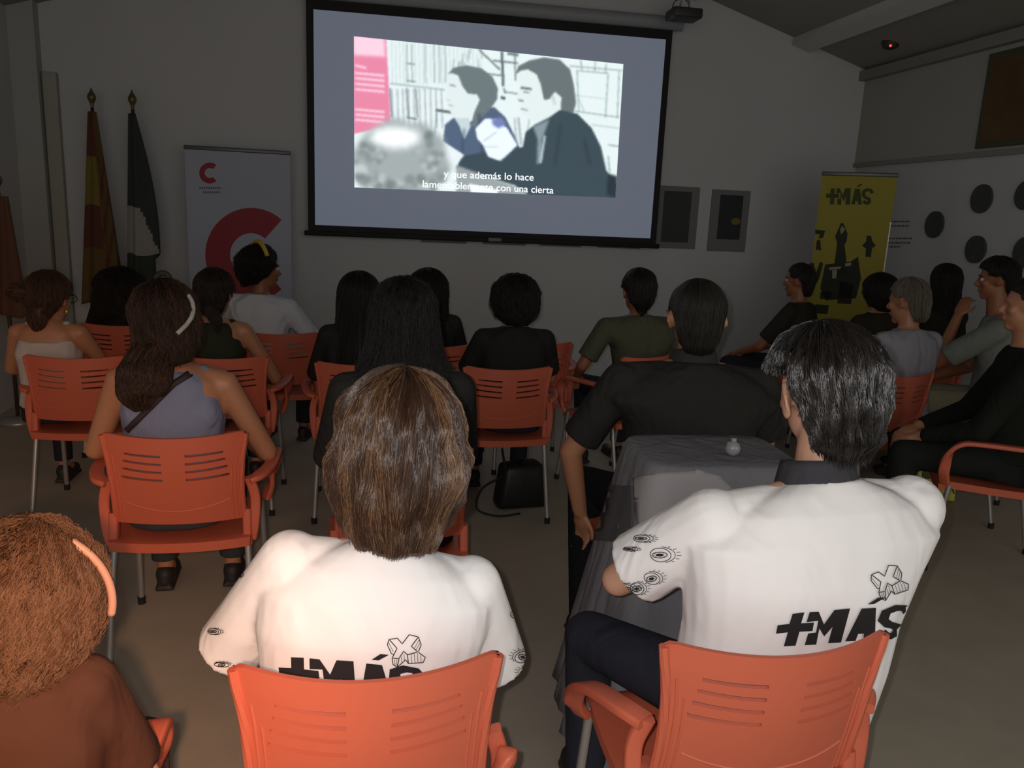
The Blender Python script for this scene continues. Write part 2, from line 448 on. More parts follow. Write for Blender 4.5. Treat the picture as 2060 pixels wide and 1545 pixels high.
pp([(965, 700), (1020, 645), (1080, 650), (1140, 700), (1195, 790), (1145, 840), (1100, 878), (1035, 855), (1010, 795), (975, 755)], (236, 244, 250), 1)
pp([(1055, 650), (1110, 640), (1135, 680), (1090, 700), (1060, 680)], (112, 122, 180), 2)
ln(1010, 770, 1080, 720, 6, (180, 190, 205), 1); ln(1010, 800, 1090, 800, 5, (190, 200, 212), 1)
pp([(790, 770), (905, 845), (860, 905), (780, 880)], (230, 238, 240), 1)
# blurred head in front and table
pp([(860, 900), (1010, 955), (1180, 1015), (1290, 1090), (860, 1080)], (150, 158, 160), 2)
pp([(930, 1000), (1090, 1035), (1085, 1095), (950, 1085)], (240, 246, 248), 1)
th = np.linspace(0, 2*PI, 60)
pp([(560+265*math.cos(t)+16*math.sin(7*t), 880+225*math.sin(t)+14*math.cos(9*t)) for t in th], (158, 166, 166), 6)
random.seed(3)
for k in range(120):
    a = random.uniform(0, 2*PI); q = random.uniform(.45, 1.0)
    x, y = 560+250*q*math.cos(a), 890+205*q*math.sin(a); r = random.uniform(10, 30)
    pp([(x+r*math.cos(t), y+r*math.sin(t)) for t in th[::8]], random.choice([(110, 118, 118), (140, 148, 148), (196, 202, 202)]), 3, .6)
pp([(530+140*math.cos(t), 750+60*math.sin(t)) for t in th], (250, 252, 252), 8)
pp([(1690, 950), (1740, 960), (1735, 1080), (1680, 1060)], (34, 42, 50), 2)
img = blur(img, 1)
img = np.clip(img*.93+.06*np.array((.8, .95, 1)), 0, 1)
lin_img = np.where(img <= .04045, img/12.92, ((img+.055)/1.055)**2.4)
ptl, ptr, pbr, pbl = wp(712, 73, SY-.004), wp(1254, 129, SY-.004), wp(1238, 398, SY-.004), wp(713, 377, SY-.004)
NX, NY = 420, 240
vv, cc = [], []
for j in range(NY+1):
    for i in range(NX+1):
        u, v = i/NX, j/NY
        p = ptl.lerp(ptr, u).lerp(pbl.lerp(pbr, u), v); p.y = SY-.004
        vv.append(S_inv @ p)
        x, y = proj(p); xi = min(max(int(round(x-X0)), 0), W_-1); yi = min(max(int(round(y-Y0)), 0), H_-1)
        cc.append((*lin_img[yi, xi], 1))
me = bpy.data.meshes.new('projected_picture')
me.from_pydata(vv, [], [(j*(NX+1)+i, (j+1)*(NX+1)+i, (j+1)*(NX+1)+i+1, j*(NX+1)+i+1) for j in range(NY) for i in range(NX)])
ca = me.color_attributes.new('tone', 'FLOAT_COLOR', 'POINT'); ca.data.foreach_set('color', np.array(cc, np.float32).ravel())
obj('projected_picture', me, attr_mat('projected_light', .9, 0, emit=1.12), screen, smooth=False)
M_sub = mat('subtitle_light', (235, 245, 245), .9, emit=1.25)
def text_mesh(name, s, size, m, parent, M, shear=0, off=0, bold=0):
    cu = bpy.data.curves.new(name, 'FONT'); cu.body = s; cu.size = size; cu.align_x = 'CENTER'; cu.shear = shear; cu.offset = off
    o = bpy.data.objects.new('tmp', cu); C.objects.link(o)
    dg = bpy.context.evaluated_depsgraph_get(); dg.update()
    me = bpy.data.meshes.new_from_object(o.evaluated_get(dg)); bpy.data.objects.remove(o)
    me.transform(M); me.materials.clear()
    return obj(name, me, m, parent, smooth=False)
for s, pa, pb in (('y que además lo hace', (893, 351), (1074, 358)), ('lamentablemente con una cierta', (850, 371), (1113, 384))):
    a, b_ = wp(*pa, SY-.007), wp(*pb, SY-.007)
    cu = (a+b_)/2; L = (b_-a).length
    size = .080
    ang = math.atan2(b_.z-a.z, b_.x-a.x)
    Mt = S_inv @ Matrix.Translation((cu.x, SY-.007, (a.z+b_.z)/2-.022)) @ Matrix.Rotation(-ang, 4, 'Y') @ Matrix.Rotation(PI/2, 4, 'X')
    o = text_mesh('subtitle', s, size, M_sub, screen, Matrix.Identity(4), off=.0004)
    w = max(v.co.x for v in o.data.vertices)-min(v.co.x for v in o.data.vertices)
    o.data.transform(Mt @ Matrix.Diagonal((L/w, 1, 1, 1)))

# ------------------------------------------------------------------ posters, banners, discs, flags
def quad_px(bm, pts, place): bm.faces.new([bm.verts.new(place(*p)) for p in pts])
def sheet(name, pts, m, y, thick, label, cat, group=None):
    """flat sheet on the front wall given by photo corners; squared up to a real rectangle"""
    P = [wp(*p, y) for p in pts]
    x0, x1 = (P[0].x+P[3].x)/2, (P[1].x+P[2].x)/2; z1, z0 = (P[0].z+P[1].z)/2, (P[2].z+P[3].z)/2
    root = empty(name, ((x0+x1)/2, y, z0))
    bm = bmesh.new(); box(bm, (0, 0, (z1-z0)/2), (x1-x0, thick, z1-z0))
    tag(root, label, cat, group)
    return root, bm, x0, x1, z0, z1
M_paper = mat('poster_paper', (120, 120, 122), .8)
M_pdark = mat('poster_dark_print', (62, 64, 66), .8, var=.25, vscale=12)
M_pdark2 = mat('poster_darker_print', (46, 50, 54), .8, var=.25, vscale=10)
for pts, inner, lab, ex in (
    ([(1327, 372), (1408, 378), (1398, 502), (1322, 498)], (.10, .80, .08, .90), 'grey poster with a dark picture close beside the screen border', 0),
    ([(1432, 381), (1509, 384), (1499, 508), (1423, 504)], (.22, .82, .08, .80), 'grey poster with a narrow dark picture, farther from the screen', 1)):
    root, bm, x0, x1, z0, z1 = sheet('poster', pts, None, WY-.006, .008, lab, 'poster')
    obj('paper', bm, M_paper, root, smooth=False)
    w, h = x1-x0, z1-z0; a, b_, c, d_ = inner
    bm = bmesh.new(); box(bm, ((a+b_)/2*w-w/2, -.005, h*(1-(c+d_)/2)), ((b_-a)*w, .002, (d_-c)*h))
    obj('picture', bm, M_pdark2 if ex else M_pdark, root, smooth=False)
    if ex:
        bm = bmesh.new(); ell(bm, (w*.18, -.0065, h*.5), (.045, .001, .03)); obj('yellow_emblem', bm, mat('yellow_mark', (120, 110, 45), .8), root)
for i, (xa, xb) in enumerate(((848, 940), (973, 1060), (1088, 1172), (1205, 1292))):
    yb = 484+ (xa-848)*.03; names = ['leftmost', 'second from the left', 'third from the left', 'rightmost']
    root, bm, x0, x1, z0, z1 = sheet('poster', [(xa, yb-110), (xb, yb-106), (xb, yb+7), (xa, yb+3)], None, WY-.006, .006,
        'grey sheet behind the screen, only its lower edge showing, %s of four' % names[i], 'poster', 'sheets hanging behind the screen')
    obj('paper', bm, M_paper, root, smooth=False)

def local_px(root, p0, n):
    bpy.context.view_layer.update()
    inv = root.matrix_world.inverted()
    return inv
# roll-up banner with the big C
def rollup(name, p_l, p_r, top_z, label, m_face, hgt=1.98):
    """p_l,p_r floor points of left and right edge"""
    a, b_ = Vector(p_l), Vector(p_r); mid = (a+b_)/2; ang = math.atan2(b_.y-a.y, b_.x-a.x); w = (b_-a).length
    root = empty(name, (mid.x, mid.y, 0), ang); tag(root, label, 'banner')
    bm = bmesh.new(); box(bm, (0, 0, .05), (w+.04, .16, .08), bev=.015); obj('base', bm, M_metal, root)
    bm = bmesh.new(); box(bm, (0, 0, .09+(top_z-.09)/2), (w, .003, top_z-.09)); obj('printed_sheet', bm, m_face, root, smooth=False)
    bm = bmesh.new(); box(bm, (0, 0, top_z), (w+.01, .022, .03), bev=.006); obj('top_rail', bm, mat('rail_grey', (95, 95, 95), .4, metal=.4), root)
    bm = bmesh.new(); tube(bm, [(0, .04, .09), (0, .03, top_z+.01)], .009, 10); obj('support_pole', bm, M_metal, root)
    bpy.context.view_layer.update()
    nrm = Vector((math.sin(ang), -math.cos(ang), 0))
    return root, root.matrix_world.inverted(), mid, nrm, w
d1 = 6.15
L1, R1 = ground(379, d1, 1.2), ground(586, d1+.18, 1.2)
top1 = at(480, 304, d1+.05).z
b1, b1i, b1c, b1n, w1 = rollup('rollup_banner', (L1.x, L1.y, 0), (R1.x, R1.y, 0), top1, 'pale grey roll-up banner with a big dark red letter C logo', mat('banner_grey', (172, 178, 194), .7))
def arc_poly(cx, cy, ro, ri, a0, a1, sx=1, sy=1, n=40):
    o_ = [(cx+ro*sx*math.cos(math.radians(a0+(a1-a0)*k/n)), cy-ro*sy*math.sin(math.radians(a0+(a1-a0)*k/n))) for k in range(n+1)]
    i_ = [(cx+ri*sx*math.cos(math.radians(a1+(a0-a1)*k/n)), cy-ri*sy*math.sin(math.radians(a1+(a0-a1)*k/n))) for k in range(n+1)]
    return o_+i_
M_cred = mat('banner_dark_red', (150, 52, 60), .75)
pl1 = plane_place(b1c, b1n, .004, b1i)
bm = bmesh.new(); cdt_mesh(bm, arc_poly(505, 512, 92, 42, 48, 312, 1, 1.02), pl1); obj('big_letter_c', bm, M_cred, b1, smooth=False)
bm = bmesh.new(); cdt_mesh(bm, arc_poly(422, 348, 21, 10, 50, 310), pl1); obj('small_letter_c', bm, M_cred, b1, smooth=False)
bm = bmesh.new()
for y, x0, x1 in ((376, 401, 445), (385, 408, 441)):
    x = x0
    while x < x1: quad_px(bm, [(x, y), (x+3.2, y+.2), (x+3.2, y+4), (x, y+3.8)], pl1); x += 4.5
obj('small_lettering', bm, mat('banner_text_grey', (110, 112, 120), .8), b1, smooth=False)
# yellow banner
d2 = 6.2
L2, R2 = ground(1630, d2+.12, 1.2), ground(1777, d2-.05, 1.2)
top2 = at(1708, 352, d2).z
b2, b2i, b2c, b2n, w2 = rollup('rollup_banner', (L2.x, L2.y, 0), (R2.x, R2.y, 0), top2, 'yellow roll-up banner headed +MÁS with black printed figures', mat('banner_yellow', (150, 140, 42), .7, var=.06, vscale=4))
pl2 = plane_place(b2c, b2n, .004, b2i)
M_bink = mat('banner_dark_ink', (62, 70, 34), .8)
def shift(polys, ox, oy, sx, sy, kx=0, ky=0):
    return [[(ox+x*sx+y*kx, oy+y*sy+x*ky) for x, y in p] for p in polys]
# the word +MÁS as outlines, 0..100 wide, 0..46 tall (y down)
PLUS = [(0, 18), (9, 17), (10, 4), (19, 3), (18, 17), (28, 17), (28, 28), (18, 28), (17, 46), (8, 46), (9, 28), (0, 29)]
MM = [(24, 46), (25, 31), (31, 30), (31, 15), (22, 16), (23, 3), (30, 3), (36, 20), (42, 2), (54, 1), (52, 45), (42, 45), (43, 24), (38, 36), (33, 25), (33, 46)]
AA = [(55, 44), (63, 2), (74, 2), (78, 44), (69, 44), (68.5, 35), (64, 35), (63, 44)]
AH = [(66, 27), (68, 27), (68, 17)]
AC = [(67, -3), (74, -11), (80, -11), (72, -3)]
def s_poly(x0, y0, w, h):
    c = [(.95, .22), (.78, .04), (.45, .02), (.12, .12), (.06, .34), (.28, .48), (.62, .56), (.66, .72), (.44, .82), (.2, .76), (.08, .68)]
    out = []; th_ = .15
    L, R = [], []
    for i in range(len(c)):
        a, b = c[max(0, i-1)], c[min(len(c)-1, i+1)]
        dx, dy = (b[0]-a[0])*w, (b[1]-a[1])*h; l = math.hypot(dx, dy)
        nx, ny = -dy/l, dx/l; t = .19*w
        X, Y = x0+c[i][0]*w, y0+c[i][1]*h*1.0+h*.06
        L.append((X+nx*t, Y+ny*t)); R.append((X-nx*t, Y-ny*t))
    return L+R[::-1]
SS = s_poly(80, 0, 22, 46)
MAS = [PLUS, MM, AA, AC, SS]
bm = bmesh.new()
for p in shift(MAS, 1662, 376, .92, .76, 0, .03): cdt_mesh(bm, p, pl2)
obj('heading_lettering', bm, M_bink, b2, smooth=False)
bm = bmesh.new()
figs = [[(1688, 458), (1691, 449), (1697, 449), (1700, 458), (1705, 470), (1703, 486), (1699, 492), (1702, 520), (1704, 555), (1676, 555), (1680, 520), (1684, 490), (1680, 475)],
        [(1640, 462), (1660, 464), (1656, 478), (1646, 480), (1650, 472), (1640, 470)],
        [(1643, 484), (1650, 482), (1652, 504), (1641, 502)],
        [(1742, 486), (1744, 474), (1752, 474), (1755, 486), (1762, 494), (1754, 500), (1752, 518), (1741, 516), (1742, 500), (1734, 494)],
        [(1628, 530), (1636, 528), (1642, 548), (1650, 526), (1656, 530), (1648, 560), (1640, 575), (1630, 560)],
        [(1660, 532), (1712, 526), (1726, 516), (1732, 560), (1722, 600), (1660, 604), (1650, 580)],
        [(1650, 588), (1672, 586), (1672, 600), (1650, 602)], [(1690, 566), (1718, 570), (1712, 612), (1684, 610)],
        [(1640, 612), (1668, 614), (1664, 632), (1640, 630)]]
for p in figs: cdt_mesh(bm, p, pl2)
obj('printed_figures', bm, mat('banner_black_print', (40, 42, 32), .8), b2, smooth=False)
bm = bmesh.new()
for p in ([(1668, 538), (1692, 536), (1690, 541), (1668, 543)], [(1674, 543), (1684, 543), (1682, 560), (1674, 560)], [(1700, 530), (1712, 528), (1712, 534), (1700, 536)], [(1700, 462), (1694, 454), (1690, 462), (1692, 472)]):
    cdt_mesh(bm, p, plane_place(b2c, b2n, .006, b2i))
obj('pale_printed_details', bm, mat('banner_pale_print', (150, 148, 128), .8), b2, smooth=False)
bm = bmesh.new(); box(bm, (w2/2-.004, -.006, 1.15), (.009, .006, .95)); obj('edge_strip', bm, mat('shiny_edge', (225, 222, 200), .25), b2, smooth=False)

# discs and lettering on right wall
nR = Vector((-1, 0, 0))
def rw(px, py, off=0): return on_plane(px, py, (RX-off, 0, 0), nR)
M_disc = mat('dark_disc_print', (66, 68, 64), .8, var=.3, vscale=16)
for cx, cy, ry_, lab in ((1977, 400, 29, 'upper of the dark round wall discs, right of the lone one'), (1882, 452, 27, 'dark round wall disc nearest the yellow banner'),
                        (1965, 502, 28, 'dark round wall disc just above the heads, below the upper one'), (2068, 393, 30, 'dark round wall disc cut by the frame edge, upper'),
                        (2066, 508, 32, 'dark greenish round wall disc cut by the frame edge, lower')):
    c = rw(cx, cy); r = abs(rw(cx, cy-ry_).z-rw(cx, cy+ry_).z)/2
    bm = bmesh.new(); tube(bm, [(0, 0, 0), (-.018, 0, 0)], r, 48)
    o = obj('wall_disc', bm, M_disc, None, sharp=40); o.location = (RX-.001, c.y, c.z)
    tag(o, lab, 'wall decoration', 'round discs on the right wall')
bm = bmesh.new(); plc = plane_place((RX, 0, 0), nR, .004)
random.seed(9)
for y, x0, x1, sl in ((444, 1776, 1832, -.02), (453, 1776, 1826, -.02), (478, 1780, 1832, 0), (487, 1784, 1828, 0), (495, 1790, 1812, 0)):
    x = x0
    while x < x1:
        w = random.uniform(4, 9); quad_px(bm, [(x, y), (x+w, y+sl*w), (x+w, y+3), (x, y+3)], plc); x += w+1.8
tag(obj('wall_lettering', bm, mat('wall_text_paint', (112, 104, 104), .9), None, smooth=False), 'small rows of dark lettering on the right wall beside the yellow banner', 'wall lettering')
# framed picture at the upper right
c0, c1 = rw(1990, 250), rw(2120, 90)
z0, z1 = rw(1992, 252).z, rw(2010, 78).z
zf0, zf1 = 2.16, min(z1, 2.80)
y1_, y0_ = rw(1990, 165).y, rw(2150, 165).y
pic = empty('framed_picture', (RX-.02, (y0_+y1_)/2, zf0)); tag(pic, 'large dark framed picture high on the right wall at the frame edge', 'picture')
bm = bmesh.new(); box(bm, (0, 0, (zf1-zf0)/2), (.03, y1_-y0_, zf1-zf0), bev=.006); obj('frame', bm, mat('dark_olive_frame', (72, 72, 50), .6), pic, smooth=False)
bm = bmesh.new(); box(bm, (-.017, 0, (zf1-zf0)/2), (.004, y1_-y0_-.08, zf1-zf0-.08)); obj('canvas', bm, mat('brown_canvas', (96, 72, 40), .8, var=.4, vscale=5), pic, smooth=False)

# flags
def flag(px, py_top, d, cols, label, wid=.17, seed=1, pts=None):
    top = at(px, py_top, d); root = empty('flag', (top.x, top.y, 0)); tag(root, label, 'flag')
    H = top.z
    bm = bmesh.new(); tube(bm, [(0, 0, .02), (0, 0, H-.14)], .013, 12); obj('pole', bm, mat('dark_wood_pole', (70, 55, 35), .5), root)
    bm = bmesh.new(); tube(bm, smoothpath([(0, 0, H-.15), (0, 0, H-.11), (0, 0, H-.06), (0, 0, H)], 4), [.008, .010, .012, .013, .014, .02, .026, .03, .03, .024, .014, .007, .002][:13], 14)
    obj('finial', bm, mat('brass_finial', (110, 100, 60), .4, metal=.6), root)
    bm = bmesh.new(); tube(bm, [(0, 0, 0), (0, 0, .03), (0, 0, .05)], [.13, .12, .04], 24); obj('base', bm, M_metal, root)
    # gathered cloth hanging along the pole
    bm = bmesh.new(); NZ, NA = 44, 56; rings = []
    slots = []
    for j in range(NZ+1):
        t = j/NZ; z = H-.17-t*(H-.17-.75)
        wl, wr = pts(t)
        ring = []
        for k in range(NA):
            a = 2*PI*k/NA
            fold = 1+.22*math.sin(5*a+seed+2*t)+.12*math.sin(9*a-seed*2+3*t)
            x = math.cos(a)*(wr if math.cos(a) > 0 else wl); y = math.sin(a)*(.022+.05*t)
            ring.append(bm.verts.new((x*(.9+.1*fold), y*fold-.01, z+.015*math.sin(3*a+seed)*t)))
        rings.append(ring)
    for j in range(NZ):
        for k in range(NA):
            f = bm.faces.new((rings[j][k], rings[j][(k+1) % NA], rings[j+1][(k+1) % NA], rings[j+1][k]))
            xx = math.cos(2*PI*(k+.5)/NA); f.material_index = cols[1](xx, (j+.5)/NZ)
    bm.faces.new(rings[0]); bm.faces.new(rings[-1][::-1])
    bmesh.ops.recalc_face_normals(bm, faces=bm.faces)
    obj('cloth', bm, cols[0], root)
FY = [mat('flag_yellow', (120, 104, 38), .85, var=.15), mat('flag_red', (92, 50, 36), .85, var=.15), mat('flag_ochre', (98, 78, 36), .85, var=.15)]
def fy(x, t):
    if t < .22: return 1 if x < .4 else 2
    if x > .35: return 2 if (t*9+x*3) % 1.6 > .6 else 1
    return 0 if t < .48 else (1 if t < .70 else 2)
flag(183, 176, 5.82, (FY, fy), 'yellow and red furled flag on a pole, left of the dark flag', seed=1.3, pts=lambda t: (.03+.13*t, .03+.13*t))
FD = [mat('flag_dark_green', (52, 58, 54), .85, var=.15), mat('flag_white', (150, 150, 146), .85)]
flag(265, 180, 5.86, (FD, lambda x, t: (1 if (.48 < t < .72 and x < .3+ (t-.5)*3) else 0)), 'dark green and white furled flag between the yellow flag and grey banner', seed=2.4, pts=lambda t: (.03+.08*t, .02+.13*math.sin(min(1, t*1.5)*PI/2)*(1 if t < .75 else .7)))
flag(-8, 340, 5.15, ([mat('flag_brown', (96, 62, 44), .85, var=.1)], lambda x, t: 0), 'dark brown furled flag cut off by the left frame edge', seed=.6, pts=lambda t: (.05+.10*t, .06+.06*t))

# ceiling things
pj = at(1376, 30, 6.25)
pr = empty('ceiling_projector', pj, 0); tag(pr, 'small dark projector hanging from the ceiling right of the screen', 'projector')
bm = bmesh.new(); box(bm, (0, 0, 0), (.24, .20, .075), bev=.015); obj('casing', bm, mat('projector_grey', (48, 48, 48), .5), pr)
bm = bmesh.new(); tube(bm, [(.05, .10, 0), (.05, .125, 0)], .03, 20); obj('lens', bm, M_black, pr, sharp=40)
bm = bmesh.new()
for sx in (-.04, .04): tube(bm, [(sx, 0, .03), (sx*.3, 0, ceil_z(pj.x)-pj.z+.01)], .008, 10)
obj('mount', bm, M_metal, pr)
bm = bmesh.new(); tube(bm, smoothpath([(-.09, .05, .03), (-.06, .05, .11), (.03, .05, .12), (.07, .04, .03)], 6), .004, 8); obj('cable', bm, M_rub, pr)
ld = at(1792, 88, 1)-CAM
tt = (ceil_z(RX)+SL*RX-CAM.z)/(ld.z+SL*ld.x)
lp = CAM+ld*tt
dt = empty('smoke_detector', lp); tag(dt, 'small dark ceiling detector with a tiny red light', 'smoke detector')
bm = bmesh.new(); tube(bm, [(0, 0, .03), (0, 0, .01), (0, 0, -.03), (0, 0, -.045)], [.07, .07, .055, .02], 24); obj('housing', bm, mat('detector_grey', (60, 50, 48), .6), dt, sharp=40)
bm = bmesh.new(); ell(bm, (-.03, -.045, -.025), (.009, .009, .009)); obj('red_light', bm, mat('red_led', (255, 60, 50), .5, emit=3), dt)

# ------------------------------------------------------------------ chair
def chair_back():
    slots_z = [.752, .724, .696, .668]; outer = [.70, .735, .77, .80]
    zs = sorted(set([.50, .52, .55, .58, .61, .64, .655, .68, .71, .738, .765, .78, .80, .812]+[z+s for z in slots_z for s in (-.0042, .0042)]))
    us = sorted(set([round(x, 4) for x in np.linspace(-1, 1, 33)]+[s*x for s in (-1, 1) for x in [.17]+outer]))
    bm = bmesh.new()
    def P(u, z):
        v = (z-.5)/.312
        w = .207+.018*v*v - .006*math.sin(v*PI)
        y = -.205-.062*v-.012*math.sin(v*PI)+.062*u*u*(.75+.25*v)
        band = math.exp(-((z-.71)/.07)**2)
        zz = z+.016*u*u*band+(.010*u*u if v > .9 else 0)
        if v > .97: zz -= .016*max(0, (abs(u)-.90)/.10)**2
        return Vector((w*u, y, zz))
    G = [[bm.verts.new(P(u, z)) for u in us] for z in zs]
    for j in range(len(zs)-1):
        zc = (zs[j]+zs[j+1])/2
        for i in range(len(us)-1):
            uc = abs(us[i]+us[i+1])/2
            if any(abs(zc-s) < .004 and .17 < uc < o_ for s, o_ in zip(slots_z, outer)): continue
            bm.faces.new((G[j][i], G[j][i+1], G[j+1][i+1], G[j+1][i]))
    o = obj('backrest', bm, None)
    mod_bake(o, [('SOLIDIFY', dict(thickness=.009, offset=0))])
    bm = bmesh.new(); bm.from_mesh(o.data); me0 = o.data; bpy.data.objects.remove(o); bpy.data.meshes.remove(me0)
    for s in (-1, 1):
        for uu, r in ((.985, .010), (.90, .0035), (.84, .003)):
            top_ = .80 if uu > .95 else (.74 if uu > .87 else .70)
            tube(bm, [P(s*uu, .50+(top_-.50)*k/12)+Vector((0, -.004, 0)) for k in range(13)], r, 8)
    tube(bm, [P(u, .60-.05*(1-u*u))+Vector((0, -.004, 0)) for u in np.linspace(-.8, .8, 21)], .0028, 6)
    return bm
def make_chair():
    root = empty('armchair')
    obj('backrest', chair_back(), M_red, root, sharp=40)
    bm = bmesh.new()   # seat shell, rear rim bulging backwards
    NU, NV = 24, 24; top, bot = [], []
    for j in range(NV+1):
        v = j/NV; rt, rb = [], []
        for i in range(NU+1):
            u = -1+2*i/NU
            w = .225+.012*math.sin(v*PI)
            yb = -.205-.035*(1-u*u); yf = .225+.02*(1-u*u)
            y = yb+(yf-yb)*v
            z = .447-.014*math.sin(v*PI)*(1-u**4)-.02*max(0, (v-.85)/.15)**2
            ed = max(abs(u)**8, (abs(2*v-1))**10)
            rt.append(bm.verts.new((w*u, y, z-.004*ed))); rb.append(bm.verts.new((w*u*.985, y*.99, z-.038*(1 if v < .12 or v > .9 or abs(u) > .85 else .5))))
        top.append(rt); bot.append(rb)
    for j in range(NV):
        for i in range(NU):
            bm.faces.new((top[j][i], top[j][i+1], top[j+1][i+1], top[j+1][i])); bm.faces.new((bot[j][i], bot[j+1][i], bot[j+1][i+1], bot[j][i+1]))
    for i in range(NU):
        bm.faces.new((top[0][i+1], top[0][i], bot[0][i], bot[0][i+1])); bm.faces.new((top[NV][i], top[NV][i+1], bot[NV][i+1], bot[NV][i]))
    for j in range(NV):
        bm.faces.new((top[j][0], top[j+1][0], bot[j+1][0], bot[j][0])); bm.faces.new((top[j+1][NU], top[j][NU], bot[j][NU], bot[j+1][NU]))
    for s in (-1, 1): bar(bm, [(s*.214, -.165, .405), (s*.213, -.162, .46), (s*.212, -.155, .53)], .045, .030, up=(1, 0, 0))
    obj('seat', bm, M_red, root, sharp=50)
    for s in (-1, 1):
        bm = bmesh.new()
        bar(bm, smoothpath([(s*.222, -.17, .635), (s*.255, -.15, .645), (s*.282, -.06, .65), (s*.288, .08, .65), (s*.286, .16, .64), (s*.278, .205, .59), (s*.262, .215, .50), (s*.238, .20, .43)], 5), .046, .020)
        bar(bm, smoothpath([(s*.222, -.165, .645), (s*.240, -.155, .57), (s*.236, -.16, .48), (s*.225, -.16, .42)], 4), .034, .022, up=(0, 1, 0))
        obj('armrest', bm, M_red, root, sharp=45)
    for sx in (-1, 1):
        for sy in (-1, 1):
            bm = bmesh.new()
            a, b_ = ((sx*.212, -.165, .43), (sx*.232, -.25, .012)) if sy < 0 else ((sx*.225, .18, .43), (sx*.24, .23, .012))
            tube(bm, [a, b_], .0115, 14)
            lg = obj('leg', bm, M_metal, root, sharp=50)
            bm = bmesh.new(); tube(bm, [(b_[0], b_[1], .03), (b_[0], b_[1], 0)], .015, 12); obj('foot_cap', bm, M_rub, lg, sharp=50)
    return root
def copy_tree(o, parent=None):
    c = o.copy(); C.objects.link(c); c.parent = parent
    for ch in list(o.children): copy_tree(ch, c)
    return c
chair0 = make_chair(); used = [False]
def chair(px, d, yaw, label, scale=1):
    """px,d: photo column and depth of the middle of the backrest's top edge"""
    if used[0]: o = copy_tree(chair0)
    else: o = chair0; used[0] = True
    g = ground(px, d, .80); y = math.radians(yaw)
    off = Matrix.Rotation(y, 3, 'Z') @ Vector((0, -.265, 0))
    o.location = (g.x-off.x, g.y-off.y, 0); o.rotation_euler = (0, 0, y)
    tag(o, label, 'chair', 'red plastic armchairs of the audience')
    return o
chairs = {}
chairs['n1'] = chair(743, 1.29, 0, 'red plastic armchair in the foreground behind the brown-bobbed person in white')
chairs['n2'] = chair(1592, 1.42, 0, 'red plastic armchair at lower right behind the black-haired person in white')
chairs['n3'] = chair(-75, 1.06, -4, 'red plastic armchair at the lower left corner, mostly cut off')
chairs['w4'] = chair(345, 2.54, 2, 'red plastic armchair of the person with the white headband')
chairs['w5'] = chair(812, 2.48, 2, 'red plastic armchair mostly hidden behind the brown bobbed head')
chairs['w6'] = chair(1418, 2.60, 4, 'red plastic armchair hidden behind the grey draped table')
chairs['t7'] = chair(143, 3.70, 0, 'red plastic armchair of the person with the messy bun at far left')
chairs['t8'] = chair(440, 3.85, 0, 'red plastic armchair of the person in the dark green top')
chairs['t9'] = chair(728, 3.85, 0, 'red plastic armchair of the left long-haired person below the screen')
chairs['t10'] = chair(1027, 3.9, 2, 'red plastic armchair of the curly-haired person in black, dark slots showing')
chairs['f11'] = chair(1320, 4.45, 30, 'red plastic armchair of the short-haired person in olive')
chairs['f12'] = chair(1082, 4.72, 0, 'empty red plastic armchair showing one corner past the black shoulder')
chairs['f13'] = chair(560, 4.65, 0, 'red plastic armchair of the person in the white t-shirt below the grey banner')
chairs['f14'] = chair(235, 4.7, 0, 'red plastic armchair of the dark-haired person in front of the flags')
chairs['f8'] = chair(872, 4.45, 0, 'red plastic armchair hidden behind the long-haired people')
chairs['r15'] = chair(1835, 4.2, 14, 'red plastic armchair of the grey-haired person at right')
chairs['r16'] = chair(2150, 3.62, 56, 'red plastic armchair at the right frame edge, turned sideways')

for k_, paths in (('n1', [None, [(.226, -.19, .54), (.248, -.185, .595), (.254, -.16, .565), (.244, -.15, .50)]]),
                 ('n2', [[(s*.226, -.17, .63), (s*.258, -.12, .632), (s*.282, -.01, .60), (s*.290, .07, .55), (s*.282, .13, .48), (s*.250, .16, .425)] for s in (-1, 1)])):
    arms_ = [o for o in chairs[k_].children if o.name.startswith('armrest')]
    for a_, pth in zip(arms_, paths):
        if pth is None: bpy.data.objects.remove(a_); continue
        bm = bmesh.new(); bar(bm, smoothpath(pth, 6), .046 if k_ == 'n2' else .034, .022); sg = 1 if pth[0][0] > 0 else -1
        bar(bm, smoothpath([(sg*.222, -.165, .635), (sg*.240, -.155, .57), (sg*.236, -.16, .48), (sg*.225, -.16, .42)], 4), .034, .022, up=(0, 1, 0))
        tmp = obj('armrest', bm, M_red, None, sharp=45); a_.data = tmp.data; bpy.data.objects.remove(tmp)
for k_ in ('w5', 'w6'):
    for o in [o for o in chairs[k_].children if o.name.startswith('armrest')]: bpy.data.objects.remove(o)
